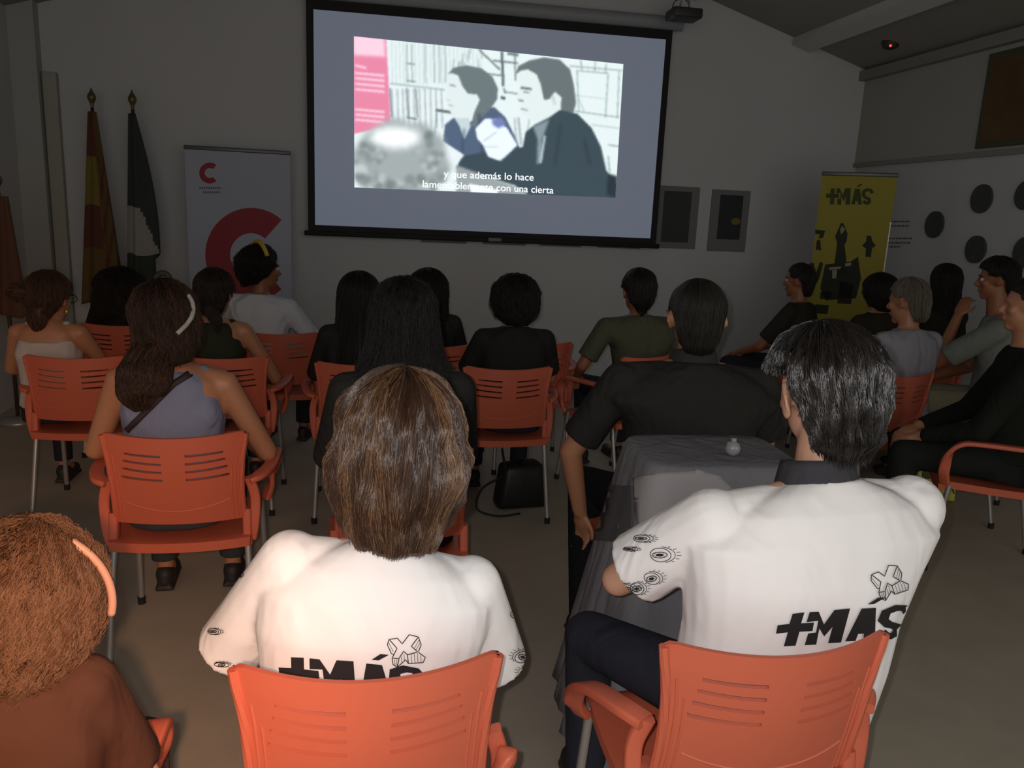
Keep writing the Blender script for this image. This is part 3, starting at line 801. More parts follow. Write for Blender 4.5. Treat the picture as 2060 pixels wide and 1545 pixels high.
# ------------------------------------------------------------------ hair
def interp(tab, x):
    if x <= tab[0][0]: return tab[0][1:]
    for a, b in zip(tab, tab[1:]):
        if x <= b[0]:
            t = (x-a[0])/(b[0]-a[0]); t = t*t*(3-2*t)
            return tuple(p+(q-p)*t for p, q in zip(a[1:], b[1:]))
    return tab[-1][1:]
class HairShape:
    """star-shaped hair volume about the head: radii per height, hem height per azimuth (0 = back, 180 = face)"""
    def __init__(s, ztop, zc, table, hem, seed=0, lump=.02, lf=3.0, curl=0):
        s.ztop, s.zc, s.table, s.hem, s.seed, s.lump, s.lf, s.curl = ztop, zc, table, hem, seed, lump, lf, curl
        # table: (z, rx, ryback, ryfront, cy) from low to high z
    def zhem(s, phi):
        return interp(s.hem, abs(math.degrees(phi)))[0]
    def pos(s, phi, t, lift=0):
        zh = s.zhem(phi)
        if t <= .5: z = s.ztop-(s.ztop-s.zc)*(1-math.cos(t/.5*PI/2))
        else: z = s.zc
        zz_split = s.zc
        if zh >= s.zc:
            z = s.ztop-(s.ztop-zh)*(1-math.cos(min(t, 1.0)*math.acos(max(-1, 1-(1)))))
            z = s.ztop-(s.ztop-zh)*(1-math.cos(t*PI/2))
        elif t > .5: z = s.zc-(s.zc-zh)*(t-.5)/.5
        rx, rb, rf, cy = interp(s.table, min(z, s.zc))
        k = math.sqrt(max(0, 1-((z-s.zc)/(s.ztop-s.zc))**2)) if z > s.zc else 1
        sx, sy = math.sin(phi), -math.cos(phi)
        ry = rb if sy < 0 else rf
        p = Vector((sx*rx*k, sy*ry*k+cy, z))
        if s.lump:
            q = Vector((sx*s.lf*2+s.seed, sy*s.lf*2, z*s.lf*7))
            nn = noise.noise(q)+.5*noise.noise(q*2.3)
            out = Vector((p.x, p.y-cy, (z-s.zc)*.6 if z > s.zc else 0)); out = out.normalized() if out.length > 1e-5 else Vector((0, 0, 1))
            p += out*(nn*s.lump*(.4+.6*k)+lift)
        return p
def hair_mesh(name, shape, head_M, parent, base_rgb, n_str=1500, rad=.0008, segs=9, curl=0, curl_n=3, fuzz=.004, var=.35, warm=None, m=None, extra=None, tip=.03, thick=.012, sweep=0, clump=.0, grid=(72, 26), hl=None):
    base = np.array(lin(base_rgb)[:3]); verts, faces, cols = [], [], []
    NA, NT = grid
    def add(p, c): verts.append(p); cols.append((c[0], c[1], c[2], 1)); return len(verts)-1
    O, I = [], []
    for j in range(NT+1):
        ro, ri = [], []
        for k in range(NA):
            phi = -PI+2*PI*k/NA
            p = shape.pos(phi, j/NT)
            ax = Vector((0, p.y*0+interp(shape.table, min(p.z, shape.zc))[3], min(p.z, shape.zc)-.01))
            q = ax+(p-ax)*(1-thick/max(.03, (p-ax).length))
            f = .75+.25*noise.noise(Vector((phi*9, j*.15, shape.seed)))
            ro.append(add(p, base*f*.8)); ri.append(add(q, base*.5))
        O.append(ro); I.append(ri)
    for j in range(NT):
        for k in range(NA):
            k2 = (k+1) % NA
            faces.append((O[j][k], O[j+1][k], O[j+1][k2], O[j][k2])); faces.append((I[j][k], I[j][k2], I[j+1][k2], I[j+1][k]))
    for k in range(NA): k2 = (k+1) % NA; faces.append((O[NT][k], I[NT][k], I[NT][k2], O[NT][k2]))
    rnd = random.Random(int(shape.seed*100)+5)
    for i in range(n_str):
        phi = rnd.uniform(-PI, PI); t0 = rnd.random()**1.3*.75; t1 = min(1+rnd.uniform(-.1, tip), t0+rnd.uniform(.35, .9))
        lift = rnd.uniform(0, fuzz); ph = rnd.uniform(0, 6.28); wob = rnd.uniform(-.10, .10)
        c = base*(1+rnd.uniform(-var, var))
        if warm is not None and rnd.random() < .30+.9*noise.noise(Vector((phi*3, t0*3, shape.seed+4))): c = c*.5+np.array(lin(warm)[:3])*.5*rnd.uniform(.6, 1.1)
        prev = None
        pts = []
        for k in range(segs+1):
            u = k/segs; t = t0+(t1-t0)*u
            cl = clump*noise.noise(Vector((phi*5, t*1.5, shape.seed)))
            a = phi+wob*u+cl+sweep*math.sin(t*PI)*.3
            p = shape.pos(a, t, lift+.0006+(.004*u*u*rnd.random() if fuzz > .003 else 0))
            if curl:
                w = ph+curl_n*2*PI*u
                tx = Vector((math.cos(a), math.sin(a), 0))
                p = p+tx*(curl*math.cos(w))+Vector((math.sin(a), -math.cos(a), 0))*(curl*(.5+.5*math.sin(w)))+Vector((0, 0, curl*.5*math.sin(w)))
            pts.append(p)
        for k, p in enumerate(pts):
            t = (pts[min(k+1, segs)]-pts[max(k-1, 0)])
            t = t.normalized() if t.length > 1e-6 else Vector((0, 0, 1))
            n1 = t.cross(Vector((.3, .8, .52))).normalized(); n2 = t.cross(n1)
            r = rad*(1.0 if k < segs*.7 else 1-(k-segs*.7)/(segs*.3)*.75)
            ring = [add(p+n1*(r*math.cos(a))+n2*(r*math.sin(a)), c) for a in (0, 2.094, 4.189)]
            if prev:
                for s in range(3): faces.append((prev[s], prev[(s+1) % 3], ring[(s+1) % 3], ring[s]))
            prev = ring
    # extra locks: list of (points, radii, count, spread, curl)
    for pts0, rr, cnt, cur in (extra or []):
        path = smoothpath(pts0, 6); N = len(path)
        def rad_at(u):
            x = u*(len(rr)-1); i0 = min(int(x), len(rr)-2); return rr[i0]+(rr[i0+1]-rr[i0])*(x-i0)
        prev = None
        for k, p in enumerate(path):
            u = k/(N-1); r = rad_at(u)
            t = (path[min(k+1, N-1)]-path[max(k-1, 0)]).normalized(); n1 = t.cross(Vector((.1, 1, .1))).normalized(); n2 = t.cross(n1)
            ring = [add(p+(n1*math.cos(a)+n2*math.sin(a)*.8)*(r*(1+.25*noise.noise(Vector((math.cos(a)*2, math.sin(a)*2, u*9+shape.seed))))), base*.75) for a in [2*PI*q/18 for q in range(18)]]
            if prev:
                for s in range(18): faces.append((prev[s], prev[(s+1) % 18], ring[(s+1) % 18], ring[s]))
            else: faces.append(tuple(ring[::-1]))
            prev = ring
        faces.append(tuple(prev))
        for i in range(cnt):
            a = rnd.uniform(0, 6.28); u0 = rnd.uniform(0, .6); u1 = min(1, u0+rnd.uniform(.3, .6)); c = base*(1+rnd.uniform(-var, var)); ph = rnd.uniform(0, 6.28); prev = None
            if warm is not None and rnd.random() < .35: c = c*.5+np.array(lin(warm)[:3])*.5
            for k in range(11):
                u = u0+(u1-u0)*k/10; x = u*(N-1); i0 = min(int(x), N-2); p = path[i0].lerp(path[i0+1], x-i0)
                t = (path[i0+1]-path[i0]).normalized(); n1 = t.cross(Vector((.1, 1, .1))).normalized(); n2 = t.cross(n1)
                r = rad_at(u)*1.02+.002+cur*.5*math.sin(ph+u*30); aa = a+cur*20*math.sin(ph+u*14)
                q = p+(n1*math.cos(aa)+n2*math.sin(aa)*.8)*r
                ring = [add(q+n1*(rad*1.2*math.cos(b))+n2*(rad*1.2*math.sin(b)), c) for b in (0, 2.094, 4.189)]
                if prev:
                    for s in range(3): faces.append((prev[s], prev[(s+1) % 3], ring[(s+1) % 3], ring[s]))
                prev = ring
    me = bpy.data.meshes.new(name)
    me.from_pydata([head_M @ v for v in verts], [], faces)
    ca = me.color_attributes.new('tone', 'FLOAT_COLOR', 'POINT'); ca.data.foreach_set('color', np.clip(np.array(cols, np.float32), 0, 1).ravel())
    me.update()
    o = obj(name, me, m or M_hair, parent)
    return o
#            z      rx    rback rfront cy
T_SHORT = [(-.12, .058, .066, .05, -.012), (-.07, .072, .088, .06, -.012), (-.02, .080, .098, .075, -.010), (.035, .085, .102, .090, -.008)]
H_SHORT = [(0, -.105), (40, -.10), (58, -.07), (72, .0), (85, .03), (100, .022), (115, .03), (135, .062), (180, .07)]
T_BOB = [(-.19, .052, .070, .03, -.02), (-.165, .080, .090, .05, -.018), (-.12, .102, .104, .08, -.014), (-.07, .116, .118, .095, -.010), (-.02, .118, .120, .098, -.008), (.03, .106, .112, .098, -.006)]
H_BOB = [(0, -.178), (45, -.172), (75, -.14), (100, -.10), (118, -.06), (135, .03), (160, .055), (180, .06)]
T_LONG = [(-.42, .09, .10, .05, -.04), (-.30, .115, .12, .06, -.035), (-.20, .115, .115, .07, -.025), (-.12, .098, .105, .08, -.015), (-.04, .092, .106, .088, -.010), (.035, .092, .106, .094, -.008)]
H_LONG = [(0, -.38), (50, -.37), (80, -.33), (105, -.22), (122, -.05), (140, .05), (180, .06)]
T_CURLY = [(-.13, .075, .085, .06, -.015), (-.07, .098, .11, .08, -.012), (-.01, .108, .120, .095, -.008), (.035, .106, .118, .098, -.006)]
H_CURLY = [(0, -.125), (45, -.12), (75, -.095), (100, -.07), (118, -.02), (138, .045), (180, .06)]
T_UP = [(-.11, .055, .06, .05, -.01), (-.06, .074, .088, .07, -.01), (0, .086, .102, .085, -.008), (.035, .088, .104, .092, -.006)]
H_UP = [(0, -.09), (40, -.085), (65, -.05), (85, .0), (105, .02), (120, .04), (180, .065)]

# ------------------------------------------------------------------ people
EYE_W = mat('eye_white', (200, 195, 190), .3); EYE_D = mat('eye_dark', (30, 22, 18), .3)
def skin_mat(name, rgb): return mat(name, rgb, .5, bump=.05, bscale=200, var=.05, vscale=15)
SK_L = skin_mat('skin_light', (205, 158, 132)); SK_M = skin_mat('skin_medium', (178, 124, 92)); SK_D = skin_mat('skin_tanned', (150, 96, 66))
def person(label, px, py, d, yaw=0, lean0=-4, lean1=4, sh=.175, head=(0, 0, 0), skin=SK_M, shirt=None, sleeve='short', shirt_rgb=(60, 60, 60), pants_rgb=(40, 42, 50),
           arms=(None, None), legs=None, hair=None, voxel=.009, top_gap=.012, tilt=0, girth=1.0, neck='crew', shoes_rgb=(40, 36, 34), legpose=None, face=False, pants='long', z_seat=.45, slv_len=1.0, hs=1.0, seat=None, exact=False, fwd=.015, side=0, tk=1.02, tank_hi=.45, gx=1.0, slr=1.0, ear=1.0):
    target = chairs[seat] if seat else None
    hy, hp, hr = [math.radians(a) for a in head]
    hR = Matrix.Rotation(hy, 4, 'Z') @ Matrix.Rotation(-hp, 4, 'X') @ Matrix.Rotation(hr, 4, 'Y')
    ya = math.radians(yaw); rot = Matrix.Rotation(ya, 3, 'Z')
    for it in range(6 if target and not exact else 1):
        ht = at(px, py, d).z-top_gap
        s = min(1.14, max(.62, (ht-z_seat)/.885*tk))
        sp0 = Vector((0, -.055, z_seat+.095))
        def spt(q, tot=.50):
            p = sp0.copy(); n = 24; step = q*s/n
            for k in range(n):
                a = math.radians(lean0+(lean1-lean0)*min(1, (k/n)*q/tot))
                p += Vector((0, math.sin(a), math.cos(a)))*step
            p.x += side*(q/.5)**1.5 if q > 0 else 0
            return p
        nb = spt(.49); ntop = spt(.58)
        zc = ht-.112*hs
        off = hR.to_3x3() @ Vector((0, .015, .095))
        hc = Vector((ntop.x+off.x, ntop.y+off.y, zc))
        HM = Matrix.Translation(hc) @ hR @ Matrix.Scale(hs, 4)
        g = ground(px, d, zc); o2 = rot @ Vector((hc.x, hc.y, 0))
        loc = Vector((g.x-o2.x, g.y-o2.y, 0))
        if target:
            v = Matrix.Rotation(-target.rotation_euler[2], 3, 'Z') @ (loc-target.location)
            d += (fwd-v.y)*math.cos(target.rotation_euler[2]+PSI)*.9
    if exact: loc = target.location.copy()
    gr = girth
    rings = [(-.09, .165, .125), (0, .168, .125), (.10, .150, .112), (.20, .150, .108), (.30, .165, .112), (.38, sh*.98, .108), (.44, sh*.92, .092), (.475, sh*.6, .075), (.50, .062, .060)]
    def torso(bm, infl=0, lo=-.09, hi=.50, loose=0, narrow=1, wide=1):
        pts, R = [], []
        R4 = []
        for q, rx, ry in rings:
            if q < lo or q > hi: continue
            c = spt(max(q, 0)) if q >= 0 else sp0+Vector((0, 0, q*s))
            a = math.radians(lean0+(lean1-lean0)*max(0, q)/.5)
            fx = Vector((0, math.cos(a), -math.sin(a)))
            ring = []
            for k in range(28):
                th_ = 2*PI*k/28; cx, cy = math.cos(th_), math.sin(th_)
                e = .82
                X = (abs(cx)**e)*(1 if cx > 0 else -1)*(rx*s*(narrow if q > .36 else 1)*(1+(wide-1)*.15 if q < .05 else wide if q < .35 else 1+(wide-1)*.35 if q < .41 else 1)*(gr if q < .4 else 1)+infl+(loose if .1 < q < .42 else loose*.3)); Y = (abs(cy)**e)*(1 if cy > 0 else -1)*(ry*s*gr+infl)
                tl_ = tilt*X*max(0, q)/.5
                ring.append(bm.verts.new(c+Vector((X, 0, tl_))+fx*Y))
            R4.append(ring)
        for a, b in zip(R4, R4[1:]):
            for k in range(28): bm.faces.new((a[k], a[(k+1) % 28], b[(k+1) % 28], b[k]))
        bm.faces.new(R4[0][::-1]); bm.faces.new(R4[-1])
    Sp = spt(.425)
    J = []
    for i, sx in enumerate((-1, 1)):
        S_ = Sp+Vector((sx*sh*s, 0, tilt*sx*sh))
        aa = arms[i]
        if aa is None: aa = ((sx*(sh+.06), .10, .70), (sx*.11, .32, .61))
        E = Vector(aa[0]); Wr = Vector(aa[1]); J.append((S_, E, Wr))
    bm = bmesh.new(); torso(bm)
    capsule(bm, nb-Vector((0, 0, .04)), hc+hR.to_3x3() @ Vector((0, -.012, -.05)), .058*s, .052*s)
    for i, (S_, E, Wr) in enumerate(J):
        sx = (-1, 1)[i]
        capsule(bm, nb-Vector((0, 0, .02)), S_+Vector((0, 0, .0)), .045*s, .05*s)
        capsule(bm, S_, E, .049*s, .038*s); capsule(bm, E, Wr, .038*s, .026*s)
        fd = (Wr-E).normalized(); latv = fd.cross(Vector((0, 0, 1))); latv = latv.normalized() if latv.length > .1 else Vector((1, 0, 0)); upv = latv.cross(fd).normalized()
        Mh = Matrix((latv, fd, upv)).transposed()
        palm = Wr+fd*.05
        ell(bm, palm, (.040, .052, .018), Mh)
        for f in range(4):
            b0 = Wr+fd*.085+latv*((f-1.5)*.020); L = (.068, .078, .073, .056)[f]
            k1 = b0+fd*L*.45-upv*.006; k2 = k1+fd*L*.30-upv*.020; k3 = k2+fd*L*.12-upv*.022
            capsule(bm, b0-fd*.02, k1, .0092, .0085, 8); capsule(bm, k1, k2, .0085, .008, 8); capsule(bm, k2, k3, .008, .007, 8)
        t0 = Wr+fd*.03-latv*(sx*.030); t1 = t0+fd*.035-latv*(sx*.028)-upv*.01; t2 = t1+fd*.028-latv*(sx*.006)-upv*.012
        capsule(bm, t0, t1, .012, .010, 8); capsule(bm, t1, t2, .010, .008, 8)
    lp_ = legpose or [((-.14, .38, .52), (-.13, .36, .09)), ((.14, .38, .52), (.13, .36, .09))]
    feet = []
    for i, (K, A) in enumerate(lp_):
        sx = (-1, 1)[i]; K, A = Vector(K), Vector(A)
        hp_ = sp0+Vector((sx*.088, .02, -.01))
        capsule(bm, hp_, K, .082*s, .055*s); capsule(bm, K, A, .052*s, .034*s)
        ell(bm, A+Vector((0, .05, -.045)), (.036, .10, .035)); feet.append((K, A, hp_))
    h3 = hR.to_3x3()
    def hp3(v): return HM @ Vector(v)
    def hell(v, r, e=None): ell(bm, hp3(v), [x*hs for x in r], h3 @ e if e else h3, sub=3)
    hell((0, -.008, .025), (.075, .095, .086)); hell((0, .022, -.045), (.057, .064, .068)); hell((0, .062, -.096), (.024, .020, .020))
    hell((0, .080, .022), (.044, .014, .010)); hell((0, .088, -.062), (.020, .010, .010)); hell((.035, .06, -.02), (.024, .022, .024)); hell((-.035, .06, -.02), (.024, .022, .024))
    capsule(bm, hp3((0, .084, .016)), hp3((0, .110, -.026)), .008, .011, 10); hell((0, .100, -.030), (.016, .014, .009))
    for sx in (-1, 1):
        Er = Matrix.Rotation(math.radians(sx*22), 3, 'Z')
        hell((sx*(.079+.006*(ear-1)/.3), -.008, -.008), (.009, .019*ear, .030*ear), Er)
        ep = [hp3((sx*(.082+.014*ear*math.sin(k/11*PI)), -.006+ear*(-.022*math.sin(k/11*PI*1.0)+.008*math.cos(k/11*PI)), -.003+ear*(.029-.058*k/11))) for k in range(12)]
        tube(bm, ep, [.0042*hs]*12, 8)
    body = remesh('person', bm, skin, None, voxel, 3, .5)
    body.location = loc; body.rotation_euler = (0, 0, ya)
    tag(body, label, 'person')
    if face:
        for sx in (-1, 1):
            bm = bmesh.new(); ell(bm, hp3((sx*.032, .074, .004)), (.012,)*3); e = obj('eye', bm, EYE_W, body)
            bm = bmesh.new(); ell(bm, hp3((sx*.032, .0815, .004)), (.006,)*3); obj('iris', bm, EYE_D, e)
            bm = bmesh.new(); tube(bm, [hp3((sx*.016, .090, .024)), hp3((sx*.034, .088, .029)), hp3((sx*.050, .074, .022))], .0032, 8); obj('eyebrow', bm, EYE_D, body)
    # shirt
    if shirt is None: shirt = cloth_mat('cloth_%d_%d' % (px, py), shirt_rgb)
    bm = bmesh.new(); torso(bm, .012, lo=-.02, hi=.50 if sleeve != 'tank' else tank_hi, wide=gx, loose=.004 if sleeve != 'tank' else 0, narrow=1 if sleeve != 'tank' else .80)
    if sleeve != 'tank':
        # yoke up to the neckline
        for S_, E, Wr in J: capsule(bm, nb-Vector((0, .005, .035)), S_+Vector((0, 0, .002)), .05*s, .060*s)
    else:
        for S_, E, Wr in J:
            m_ = nb.lerp(S_, .58); capsule(bm, m_+Vector((0, 0, .004)), m_+Vector((0, -.05, -.12)), .040*s, .07*s)
    cuffs = []
    if sleeve == 'short':
        for S_, E, Wr in J:
            e = S_.lerp(E, .80*slv_len); capsule(bm, S_, e, .064*s*(1+(slr-1)*.5), .066*s*slr, flat_end=True); cuffs.append((e, (E-S_).normalized()))
    elif sleeve == 'long':
        for S_, E, Wr in J:
            capsule(bm, S_, E, .062*s, .052*s); capsule(bm, E, E.lerp(Wr, .95), .052*s, .036*s, flat_end=True)
    sh_o = remesh('shirt', bm, shirt, body, min(voxel, .009), 4, .5)
    # trousers and shoes
    pm = cloth_mat('trousers_%d_%d' % (px, py), pants_rgb, .35)
    bm = bmesh.new(); torso(bm, .006, hi=.10)
    for K, A, hp_ in feet:
        capsule(bm, hp_, K, .092*s, .066*s)
        if pants == 'long': capsule(bm, K, A+Vector((0, 0, .03)), .064*s, .055*s, flat_end=True)
    remesh('trousers', bm, pm, body, max(voxel, .010), 4, .5)
    sm = mat('shoe_%d_%d' % (px, py), shoes_rgb, .6)
    for K, A, hp_ in feet:
        bm = bmesh.new(); z = A.z-.09
        ell(bm, A+Vector((0, .06, -.052)), (.044, .125, .036)); ell(bm, A+Vector((0, -.01, -.03)), (.038, .05, .045)); box(bm, A+Vector((0, .05, -.078)), (.075, .22, .018), bev=.006)
        remesh('shoe', bm, sm, body, .008, 2)
    if hair:
        hd = dict(hair); shape = HairShape(**hd.pop('shape')); hair_mesh('hair', shape, HM, body, **hd)
    bpy.context.view_layer.update()
    return dict(body=body, shirt=sh_o, HM=HM, hc=hc, nb=nb, J=J, cuffs=cuffs, s=s, spt=spt, shirt_m=shirt)
def hs_(tab, hem, ztop=.128, seed=1, lump=.008, lf=3, zc=.035): return dict(ztop=ztop, zc=zc, table=tab, hem=hem, seed=seed, lump=lump, lf=lf)

DK = (30, 26, 24)

def off_report(key, P):
    pass
# --- foreground left: brown bob, white printed t-shirt
P1 = person(seat='n1', label='person with a glossy brown bob in a white t-shirt, foreground centre-left', px=805, py=745, d=1.50, yaw=0, lean0=-5, lean1=13, sh=.205, side=.05, head=(-4, 6, 3), skin=SK_L, shirt=M_white, pants_rgb=(52, 54, 62),
    arms=(((-.255, .05, .70), (-.15, .30, .62)), ((.275, .05, .64), (.16, .30, .62))), tilt=-.15, tk=.91, girth=1.08, gx=1.36, slr=1.25, fwd=.0, voxel=.006, top_gap=.020, slv_len=1.24, hs=1.04,
    hair=dict(shape=hs_(T_BOB, H_BOB, ztop=.135, seed=1.7, lump=.016, lf=2.2, zc=.03), base_rgb=(60, 41, 30), n_str=15000, rad=.0006, segs=12, fuzz=.006, warm=(160, 120, 84), clump=.26, tip=.01, var=.28, grid=(96, 40)))  # golden warm strands, gathered in patches, put highlights into the brown hair colour
# --- foreground right: short black hair
P2 = person(seat='n2', label='person with thick short black hair in a white t-shirt, foreground right', px=1655, py=657, d=1.47, yaw=0, lean0=-4, lean1=15, sh=.225, gx=1.32, slr=1.25, ear=1.3, head=(0, 10, -4), skin=SK_L, shirt=M_white, pants_rgb=(44, 46, 56),
    arms=(((-.31, .12, .76), (-.14, .28, .70)), ((.29, .10, .78), (.06, .36, .68))), girth=1.10, side=.075, tk=1.0, tilt=.05, fwd=.04, voxel=.006, top_gap=.022, slv_len=.98, hs=1.06,
    legpose=[((-.31, .31, .51), (-.29, .33, .09)), ((.12, .34, .52), (.12, .32, .09))],
    hair=dict(shape=hs_([(-.13, .060, .070, .05, -.012), (-.085, .086, .104, .06, -.014), (-.03, .099, .118, .075, -.012), (.03, .108, .122, .092, -.008)],
              [(0, -.13), (35, -.125), (52, -.10), (62, -.03), (70, .045), (95, .05), (108, .055), (130, .068), (180, .075)], ztop=.138, seed=3.1, lump=.012, lf=4), base_rgb=(30, 27, 25), n_str=9000, rad=.0009, segs=9, fuzz=.010, warm=(54, 48, 44), clump=.2, tip=.05, var=.5, grid=(96, 36)))
# --- child at the lower left corner
ga = ground(318, 1.42, .65); chairs['n3'].location = (ga.x-.288, ga.y-.16, 0); chairs['n3'].rotation_euler = (0, 0, 0)
P3 = person(seat='n3', label='small person with curly light brown hair at the lower left corner', px=50, py=1062, d=1.16, yaw=2, lean0=-2, lean1=10, sh=.145, head=(0, 10, 4), skin=SK_L, shirt_rgb=(74, 48, 38), sleeve='short',
    pants_rgb=(80, 60, 56), z_seat=.46, hs=.92, arms=(((-.15, .05, .60), (-.08, .22, .56)), ((.15, .05, .60), (.08, .22, .56))), legpose=[((-.09, .30, .50), (-.09, .30, .18)), ((.09, .30, .50), (.09, .30, .18))],
    hair=dict(shape=hs_(T_CURLY, H_CURLY, ztop=.136, seed=5.5, lump=.016, lf=4), base_rgb=(100, 72, 52), n_str=2600, rad=.0009, segs=14, curl=.007, curl_n=5, fuzz=.01, m=M_hair_dull, var=.18, warm=(116, 86, 64)))
DK = (44, 40, 36)
def simple_hair(tab, hem, seed, rgb=DK, n=900, curl=0, lump=.010, fuzz=.006, ztop=.128, extra=None, **kw):
    return dict(shape=hs_(tab, hem, ztop=ztop, seed=seed, lump=lump, lf=3.5), base_rgb=rgb, n_str=n, rad=.0012, segs=9, curl=curl, curl_n=4, fuzz=fuzz, m=M_hair_dull, extra=extra, grid=(56, 22), **kw)
# --- second row
P4 = person(seat='w4', label='person in a grey-blue sleeveless top with a sparkling white headband and a dark strap', px=338, py=562, d=2.60, yaw=4, sh=.175, head=(-14, 6, -12), skin=SK_M, shirt_rgb=(128, 134, 160), sleeve='tank', tank_hi=.478, hs=1.07, tilt=-.05,
    arms=(((-.27, .0, .70), (-.16, .26, .62)), ((.30, -.02, .68), (.22, .24, .64))), pants_rgb=(60, 62, 66), top_gap=.018,
    hair=simple_hair([(-.12, .085, .10, .06, -.02), (-.06, .098, .112, .07, -.014), (.035, .094, .108, .094, -.008)], [(0, -.15), (60, -.14), (90, -.09), (110, -.04), (135, .04), (180, .06)], 2.2, (46, 32, 26), 1800, .004,
        extra=[([(-.02, -.09, -.08), (-.05, -.13, -.16), (-.07, -.145, -.21), (-.07, -.15, -.26)], [.060, .078, .062, .016], 1400, .005)], warm=(92, 62, 44)))
P5 = person(seat='w6', label='large person in a black polo shirt with glasses behind the grey draped table', px=1400, py=560, d=2.72, yaw=0, sh=.235, head=(-8, 0, 0), skin=SK_M, shirt_rgb=(46, 45, 43), girth=1.25, hs=1.10, tilt=-.04, tk=1.06,
    arms=(((-.40, .02, .74), (-.34, .06, .50)), ((.36, .06, .76), (.26, .28, .70))), pants_rgb=(28, 28, 30), slv_len=1.0,
    legpose=[((-.26, .30, .52), (-.34, -.10, .12)), ((.16, .42, .52), (.14, .40, .09))],
    hair=simple_hair(T_SHORT, H_SHORT, 4.4, (34, 32, 28), 1600, 0, .003, .003, ztop=.122, warm=(54, 50, 42)))
P6 = person(seat='w5', label='person in black with broad wavy black hair directly beyond the brown bob', px=812, py=563, d=2.60, yaw=4, sh=.185, head=(0, 0, 0), skin=SK_M, shirt_rgb=(48, 46, 44), sleeve='long', girth=1.1,
    pants_rgb=(30, 30, 34), hair=simple_hair([(-.42, .15, .12, .05, -.045), (-.30, .165, .13, .06, -.04), (-.18, .145, .12, .07, -.025), (-.08, .11, .112, .085, -.012), (.035, .096, .108, .094, -.008)], H_LONG, 6.1, (30, 27, 25), 2200, .006, .016, .01))
# --- third and fourth rows
P7 = person(seat='t9', label='person with long smooth dark hair, left of the two heads below the screen', px=722, py=548, d=3.98, sh=.165, hs=1.14, skin=SK_M, shirt_rgb=(46, 45, 43), sleeve='long',
    hair=simple_hair(T_LONG, H_LONG, 7.3, (30, 26, 24), 900, 0, .006, .004))
P8 = person(seat='f8', label='person with long dark hair, right and tallest of the heads below the screen', px=860, py=542, d=4.85, sh=.17, skin=SK_M, shirt_rgb=(48, 47, 44), sleeve='long', hs=1.24,
    hair=simple_hair(T_LONG, H_LONG, 8.3, (30, 27, 24), 900, 0, .008, .005))
P9 = person(seat='t8', label='person with dark hair gathered low and a dark green sleeveless top', px=432, py=541, d=3.98, sh=.17, head=(-14, 4, 0), skin=SK_M, shirt_rgb=(48, 52, 40), sleeve='tank', tank_hi=.478,
    arms=(((-.25, .05, .70), (-.10, .30, .62)), ((.29, .0, .66), (.24, .22, .60))),
    hair=simple_hair(T_UP, [(0, -.11), (60, -.10), (85, -.02), (105, .02), (130, .05), (180, .065)], 9.1, (44, 36, 30), 900, .003, extra=[([(0, -.09, -.06), (.05, -.10, -.12), (.06, -.10, -.19)], [.03, .03, .006], 200, .003)]))
P10 = person(seat='f13', label='person in a white t-shirt with a yellow hairband below the grey banner', px=528, py=500, d=4.82, yaw=-12, sh=.18, head=(-48, 0, 0), skin=SK_D, shirt_rgb=(205, 208, 215), face=True,
    arms=(((-.24, .08, .70), (-.11, .30, .61)), ((.34, .04, .68), (.26, .30, .66))), tilt=-.04,
    hair=simple_hair([(-.10, .07, .09, .05, -.02), (-.03, .10, .12, .075, -.02), (.035, .105, .125, .088, -.018)], [(0, -.10), (60, -.08), (90, -.04), (112, .0), (138, .05), (180, .065)], 10.4, (34, 28, 24), 1500, .008, .018, .012, ztop=.140))
P11 = person(seat='t7', label='person with a messy brown bun, glasses and a white patterned top at far left', px=100, py=548, d=3.84, sh=.165, head=(-16, 4, 0), skin=SK_M, shirt_rgb=(190, 180, 175), sleeve='tank', tank_hi=.435,
    arms=(((-.22, .04, .70), (-.10, .28, .62)), ((.22, .04, .70), (.10, .28, .62))), hs=1.05,
    hair=simple_hair(T_UP, H_UP, 11.2, (66, 44, 32), 1300, .004, .010, .008, extra=[([(-.045, -.09, .03), (-.085, -.11, .03), (-.12, -.12, .02)], [.028, .042, .012], 260, .006), ([(.0, -.08, -.03), (.0, -.09, -.10), (-.01, -.085, -.14)], [.05, .04, .01], 200, .004)], warm=(110, 76, 50)))
P12 = person(seat='f14', label='person with full dark curly hair in front of the flags', px=243, py=542, d=4.80, sh=.17, head=(0, 4, 0), skin=SK_M, shirt_rgb=(52, 34, 30), hs=1.08,
    hair=simple_hair([(-.24, .11, .10, .05, -.03), (-.12, .13, .13, .07, -.02), (.035, .118, .125, .098, -.006)], [(0, -.22), (60, -.20), (90, -.15), (112, -.05), (138, .045), (180, .06)], 12.7, (34, 28, 22), 1500, .009, .018, .012))
P13 = person(seat='t10', label='person in black with short curly black hair in the centre, below the screen', px=1036, py=556, d=4.02, sh=.175, head=(0, 4, 0), skin=SK_M, shirt_rgb=(42, 41, 40), sleeve='short', hs=1.0,
    hair=simple_hair(T_CURLY, H_CURLY, 13.9, (30, 27, 25), 1500, .009, .018, .012))
P14 = person(seat='f11', label='person with short dark hair in an olive grey shirt right of centre', px=1284, py=541, d=4.55, yaw=12, side=-.03, sh=.235, head=(-10, 0, 0), skin=SK_D, shirt_rgb=(84, 84, 68), girth=1.05, hs=1.08,
    arms=(((-.36, -.02, .72), (-.30, .16, .62)), ((.30, .05, .70), (.14, .30, .62))),
    hair=simple_hair([(-.10, .060, .072, .05, -.012), (-.04, .080, .10, .07, -.01), (.035, .088, .104, .092, -.008)], [(0, -.12), (25, -.10), (50, -.06), (80, .01), (100, .02), (135, .062), (180, .07)], 14.6, (36, 32, 28), 1100, 0, .006, .005))
